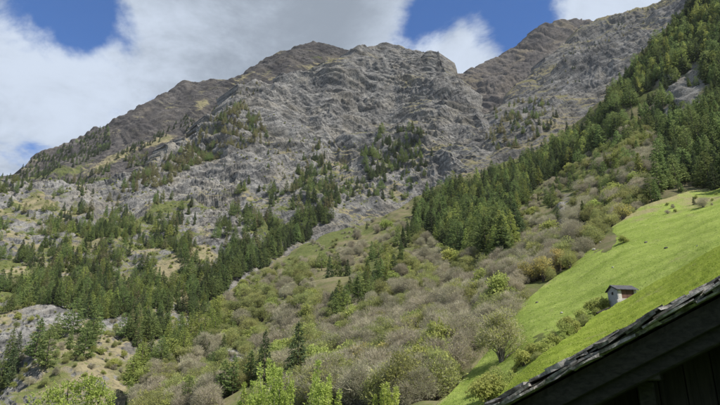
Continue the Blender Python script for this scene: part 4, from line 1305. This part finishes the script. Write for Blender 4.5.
for s in (-1, 1):
    Fs = (np.array([0, 0, Hw + Wh / 2 * Pt + 0.03]), EX, np.array([0, s, -Pt]) / math.hypot(1, Pt), np.array([0, s * Pt, 1]) / math.hypot(1, Pt))
    piece('roof_slope', Fs, (-Lh / 2 - 0.42, Lh / 2 + 0.35, -0.02 if s < 0 else 0.03, (Wh / 2 + 0.5) * math.hypot(1, Pt), 0.02, 0.16), M_hutroof, hut, 0.02, rs)
    for x in (-Lh / 2 - 0.34, Lh / 2 + 0.20):
        piece('rafter', Fs, (x, x + 0.12, 0.06, (Wh / 2 + 0.4) * math.hypot(1, Pt), -0.12, 0.018), M_beam, hut)
piece('ridge_cap', (np.array([0, 0, Hw + Wh / 2 * Pt + 0.03]), EX, EY, EZ), (-Lh / 2 - 0.40, Lh / 2 + 0.33, -0.16, 0.16, 0.12, 0.2), M_slate, hut, 0.01, rs)
piece('foundation_stone', FR, (-Lh / 2 - 0.5, -Lh / 2 + 0.7, -Wh / 2 - 0.35, -Wh / 2 + 0.2, -1.8, -0.2), M_stone, hut, 0.08, rs, 0.08)
lg = at(603, 311.5, 113.0)
log = obj('log', mesh_from('log', *tube([(-1.4, -0.2, -0.4), (0, 0, 0.1), (1.5, 0.2, 0.75)], [0.22, 0.25, 0.18], 8), [M_plank]))
log.location = lg
tag(log, 'dark log lying in the grass below the hut corner', 'log')

# ------------------------------------------------------------------ the barn close by: verge of a stone-slate roof seen from below
G = math.radians(30)
ea = np.array([math.cos(G), -math.sin(G), 0])     # along the gable, to the right and towards the viewer
eb = np.array([math.sin(G), math.cos(G), 0])      # along the ridge, away from the viewer
p_ref = at(600, 337, 4.6)


def on_gable(u, v, off=0.0):
    d = at(u, v, 1.0)
    t = (p_ref @ eb + off) / (d @ eb)
    return d * t


A, B = on_gable(478, 406), on_gable(720, 276)
la, lb = A @ ea, B @ ea
slope = (B[2] - A[2]) / (lb - la)
barn = thing('barn', 'dark timber barn with ragged stone-slate roof edge in the lower right corner', 'barn', (0, 0, 0))
sl = 1 / math.hypot(1, slope)
es = (ea + slope * EZ) * sl                        # up the roof
en = (EZ - slope * ea) * sl                        # off the roof
R0 = A.copy()                                      # on the verge, top of the slates
RF = (R0, es, eb, en)
rs = np.random.RandomState(12)
Ltot = 4.3
n_rows = 21
for r in range(n_rows):                            # courses from the eaves up
    s0 = -0.55 + r * 0.205 + rs.uniform(-0.03, 0.03)
    b = 0.05 + rs.uniform(-0.05, 0.05)
    first = True
    while b < 4.2:
        wdt = rs.uniform(0.36, 0.62)
        th = rs.uniform(0.016, 0.034)
        lift = -0.085 + rs.uniform(-0.006, 0.006)
        o0 = b - (rs.uniform(0.0, 0.06) if first else 0)
        ln = rs.uniform(0.34, 0.46)
        O, sa, sb_, sn = RF
        tilt = 0.055 + rs.uniform(-0.015, 0.015)
        fr = (R0 + es * s0 + en * lift, (es - en * tilt) / math.hypot(1, tilt), eb, (en + es * tilt) / math.hypot(1, tilt))
        m = 7                                      # uneven quarried outline
        top, bot = [], []
        outline = [(0, 0), (0, 0.5), (0, 1), (0.5, 1.0), (1, 1), (1, 0.5), (1, 0), (0.75, 0), (0.5, 0), (0.25, 0)]
        for (fa, fb) in outline:
            ja, jb = rs.normal() * 0.016, rs.normal() * 0.016
            aa, bb = fa * ln + ja, (o0 - b) * (fb == 0) + fb * (wdt - 0.012) + jb
            z1 = th + rs.normal() * 0.006 + 0.058
            z0 = rs.normal() * 0.005 + 0.058
            top.append(fr[0] + fr[1] * aa + fr[2] * (b + bb) + fr[3] * z1)
            bot.append(fr[0] + fr[1] * (aa + rs.normal() * 0.01) + fr[2] * (b + bb + rs.normal() * 0.01) + fr[3] * z0)
        k = len(outline)
        V = np.array(bot + top)
        Fc = [tuple(range(k))[::-1], tuple(range(k, 2 * k))] + [(i, (i + 1) % k, (i + 1) % k + k, i + k) for i in range(k)]
        obj('slate', mesh_from('slate', V, Fc, [M_slate]), barn)
        b += wdt
        first = False
# layers of thin slabs along the verge, ragged; one more layer from the step upward
up_ = on_gable(566, 352) @ ea
for layer in range(4):
    s0 = -0.55 + 0.09 * layer
    while s0 < 4.2:
        ln = rs.uniform(0.16, 0.48)
        past = (R0 + es * (s0 + 0.05)) @ ea > up_
        th = rs.uniform(0.015, 0.027)
        out = rs.uniform(-0.11, 0.02)
        z0_ = -0.105 + layer * 0.027 + rs.uniform(-0.004, 0.006)
        tw_ = rs.normal() * 0.010
        if layer < 2 or past:
            V = []
            k = 12
            for z in (0, 1):
                for i in range(k):
                    t = 2 * math.pi * (i + 0.5) / k
                    ca, sb2 = math.cos(t), math.sin(t)
                    sq = 1 / max(abs(ca), abs(sb2))
                    V.append(R0 + es * (s0 + ln / 2 + ca * sq * ln * 0.51 + rs.normal() * 0.006) + eb * (out + 0.17 + sb2 * sq * 0.17 + rs.normal() * 0.009)
                             + en * (z0_ + z * th + rs.normal() * 0.004 + (0.012 + tw_) * ca * (1 if layer else 0)))
            Fc = [tuple(range(k))[::-1], tuple(range(k, 2 * k))] + [(i, (i + 1) % k, (i + 1) % k + k, i + k) for i in range(k)]
            obj('slate', mesh_from('slate', np.array(V), Fc, [M_slate]), barn)
        s0 += ln * rs.uniform(0.92, 1.06)
# timber under the slates
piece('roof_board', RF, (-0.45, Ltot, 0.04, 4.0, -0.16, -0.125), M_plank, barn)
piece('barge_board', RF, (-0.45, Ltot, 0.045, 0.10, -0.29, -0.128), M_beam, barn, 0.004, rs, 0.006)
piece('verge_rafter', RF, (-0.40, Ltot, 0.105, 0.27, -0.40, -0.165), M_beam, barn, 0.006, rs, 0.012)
for b in (1.2, 2.3, 3.4):
    piece('rafter', RF, (-0.40, Ltot, b, b + 0.14, -0.34, -0.165), M_beam, barn, 0.006, rs, 0.01)
GF = (np.array([0.0, 0, 0]), ea, eb, EZ)
c_ref = p_ref @ eb
# purlin ends carried on posts under the rafter
for u, v, w_, h_ in ((645, 369, 0.20, 0.17), (556, 412, 0.18, 0.16), (756, 318, 0.22, 0.18)):
    q = on_gable(u, v, 0.16)
    a, z = q @ ea, q[2]
    piece('purlin', GF, (a - w_ / 2, a + w_ / 2, c_ref + 0.12, c_ref + 4.0, z - h_ / 2, z + h_ / 2), M_beam, barn, 0.006, rs, 0.012)
    piece('post', GF, (a - 0.09, a + 0.03, c_ref + 0.36, c_ref + 0.52, -1.9, z - h_ / 2 - 0.002), M_beam, barn, 0.004, rs, 0.01)
a = la - 0.15
while a < la + 4.0:                                # gable wall of upright planks set back under the overhang
    wp = rs.uniform(0.15, 0.22)
    zt = A[2] + (a - la) * slope - 0.20 / sl
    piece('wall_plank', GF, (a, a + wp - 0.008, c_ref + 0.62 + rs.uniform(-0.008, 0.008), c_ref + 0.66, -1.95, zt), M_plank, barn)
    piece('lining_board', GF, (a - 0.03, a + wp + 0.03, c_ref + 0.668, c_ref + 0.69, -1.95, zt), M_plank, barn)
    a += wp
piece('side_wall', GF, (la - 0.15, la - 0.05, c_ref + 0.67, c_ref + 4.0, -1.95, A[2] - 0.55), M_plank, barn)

# ------------------------------------------------------------------ the air of the valley
hz = mesh_from('haze', *hexa((np.zeros(3), EX, EY, EZ), -2600, 2600, -700, 3600, -140, 2150), [])
hm = bpy.data.materials.new('valley_air')
hm.use_nodes = True
t = NT(hm.node_tree)
pv = t.n('ShaderNodeVolumePrincipled', {'Color': (0.86, 0.92, 1.0, 1.0), 'Density': 0.000022, 'Anisotropy': 0.1})
t.n('ShaderNodeOutputMaterial', {1: pv.outputs[0]})
hz.materials.append(hm)
ho = obj('haze', hz)
ho['kind'] = 'stuff'
tag(ho, 'thin bluish haze filling the valley air', 'haze')
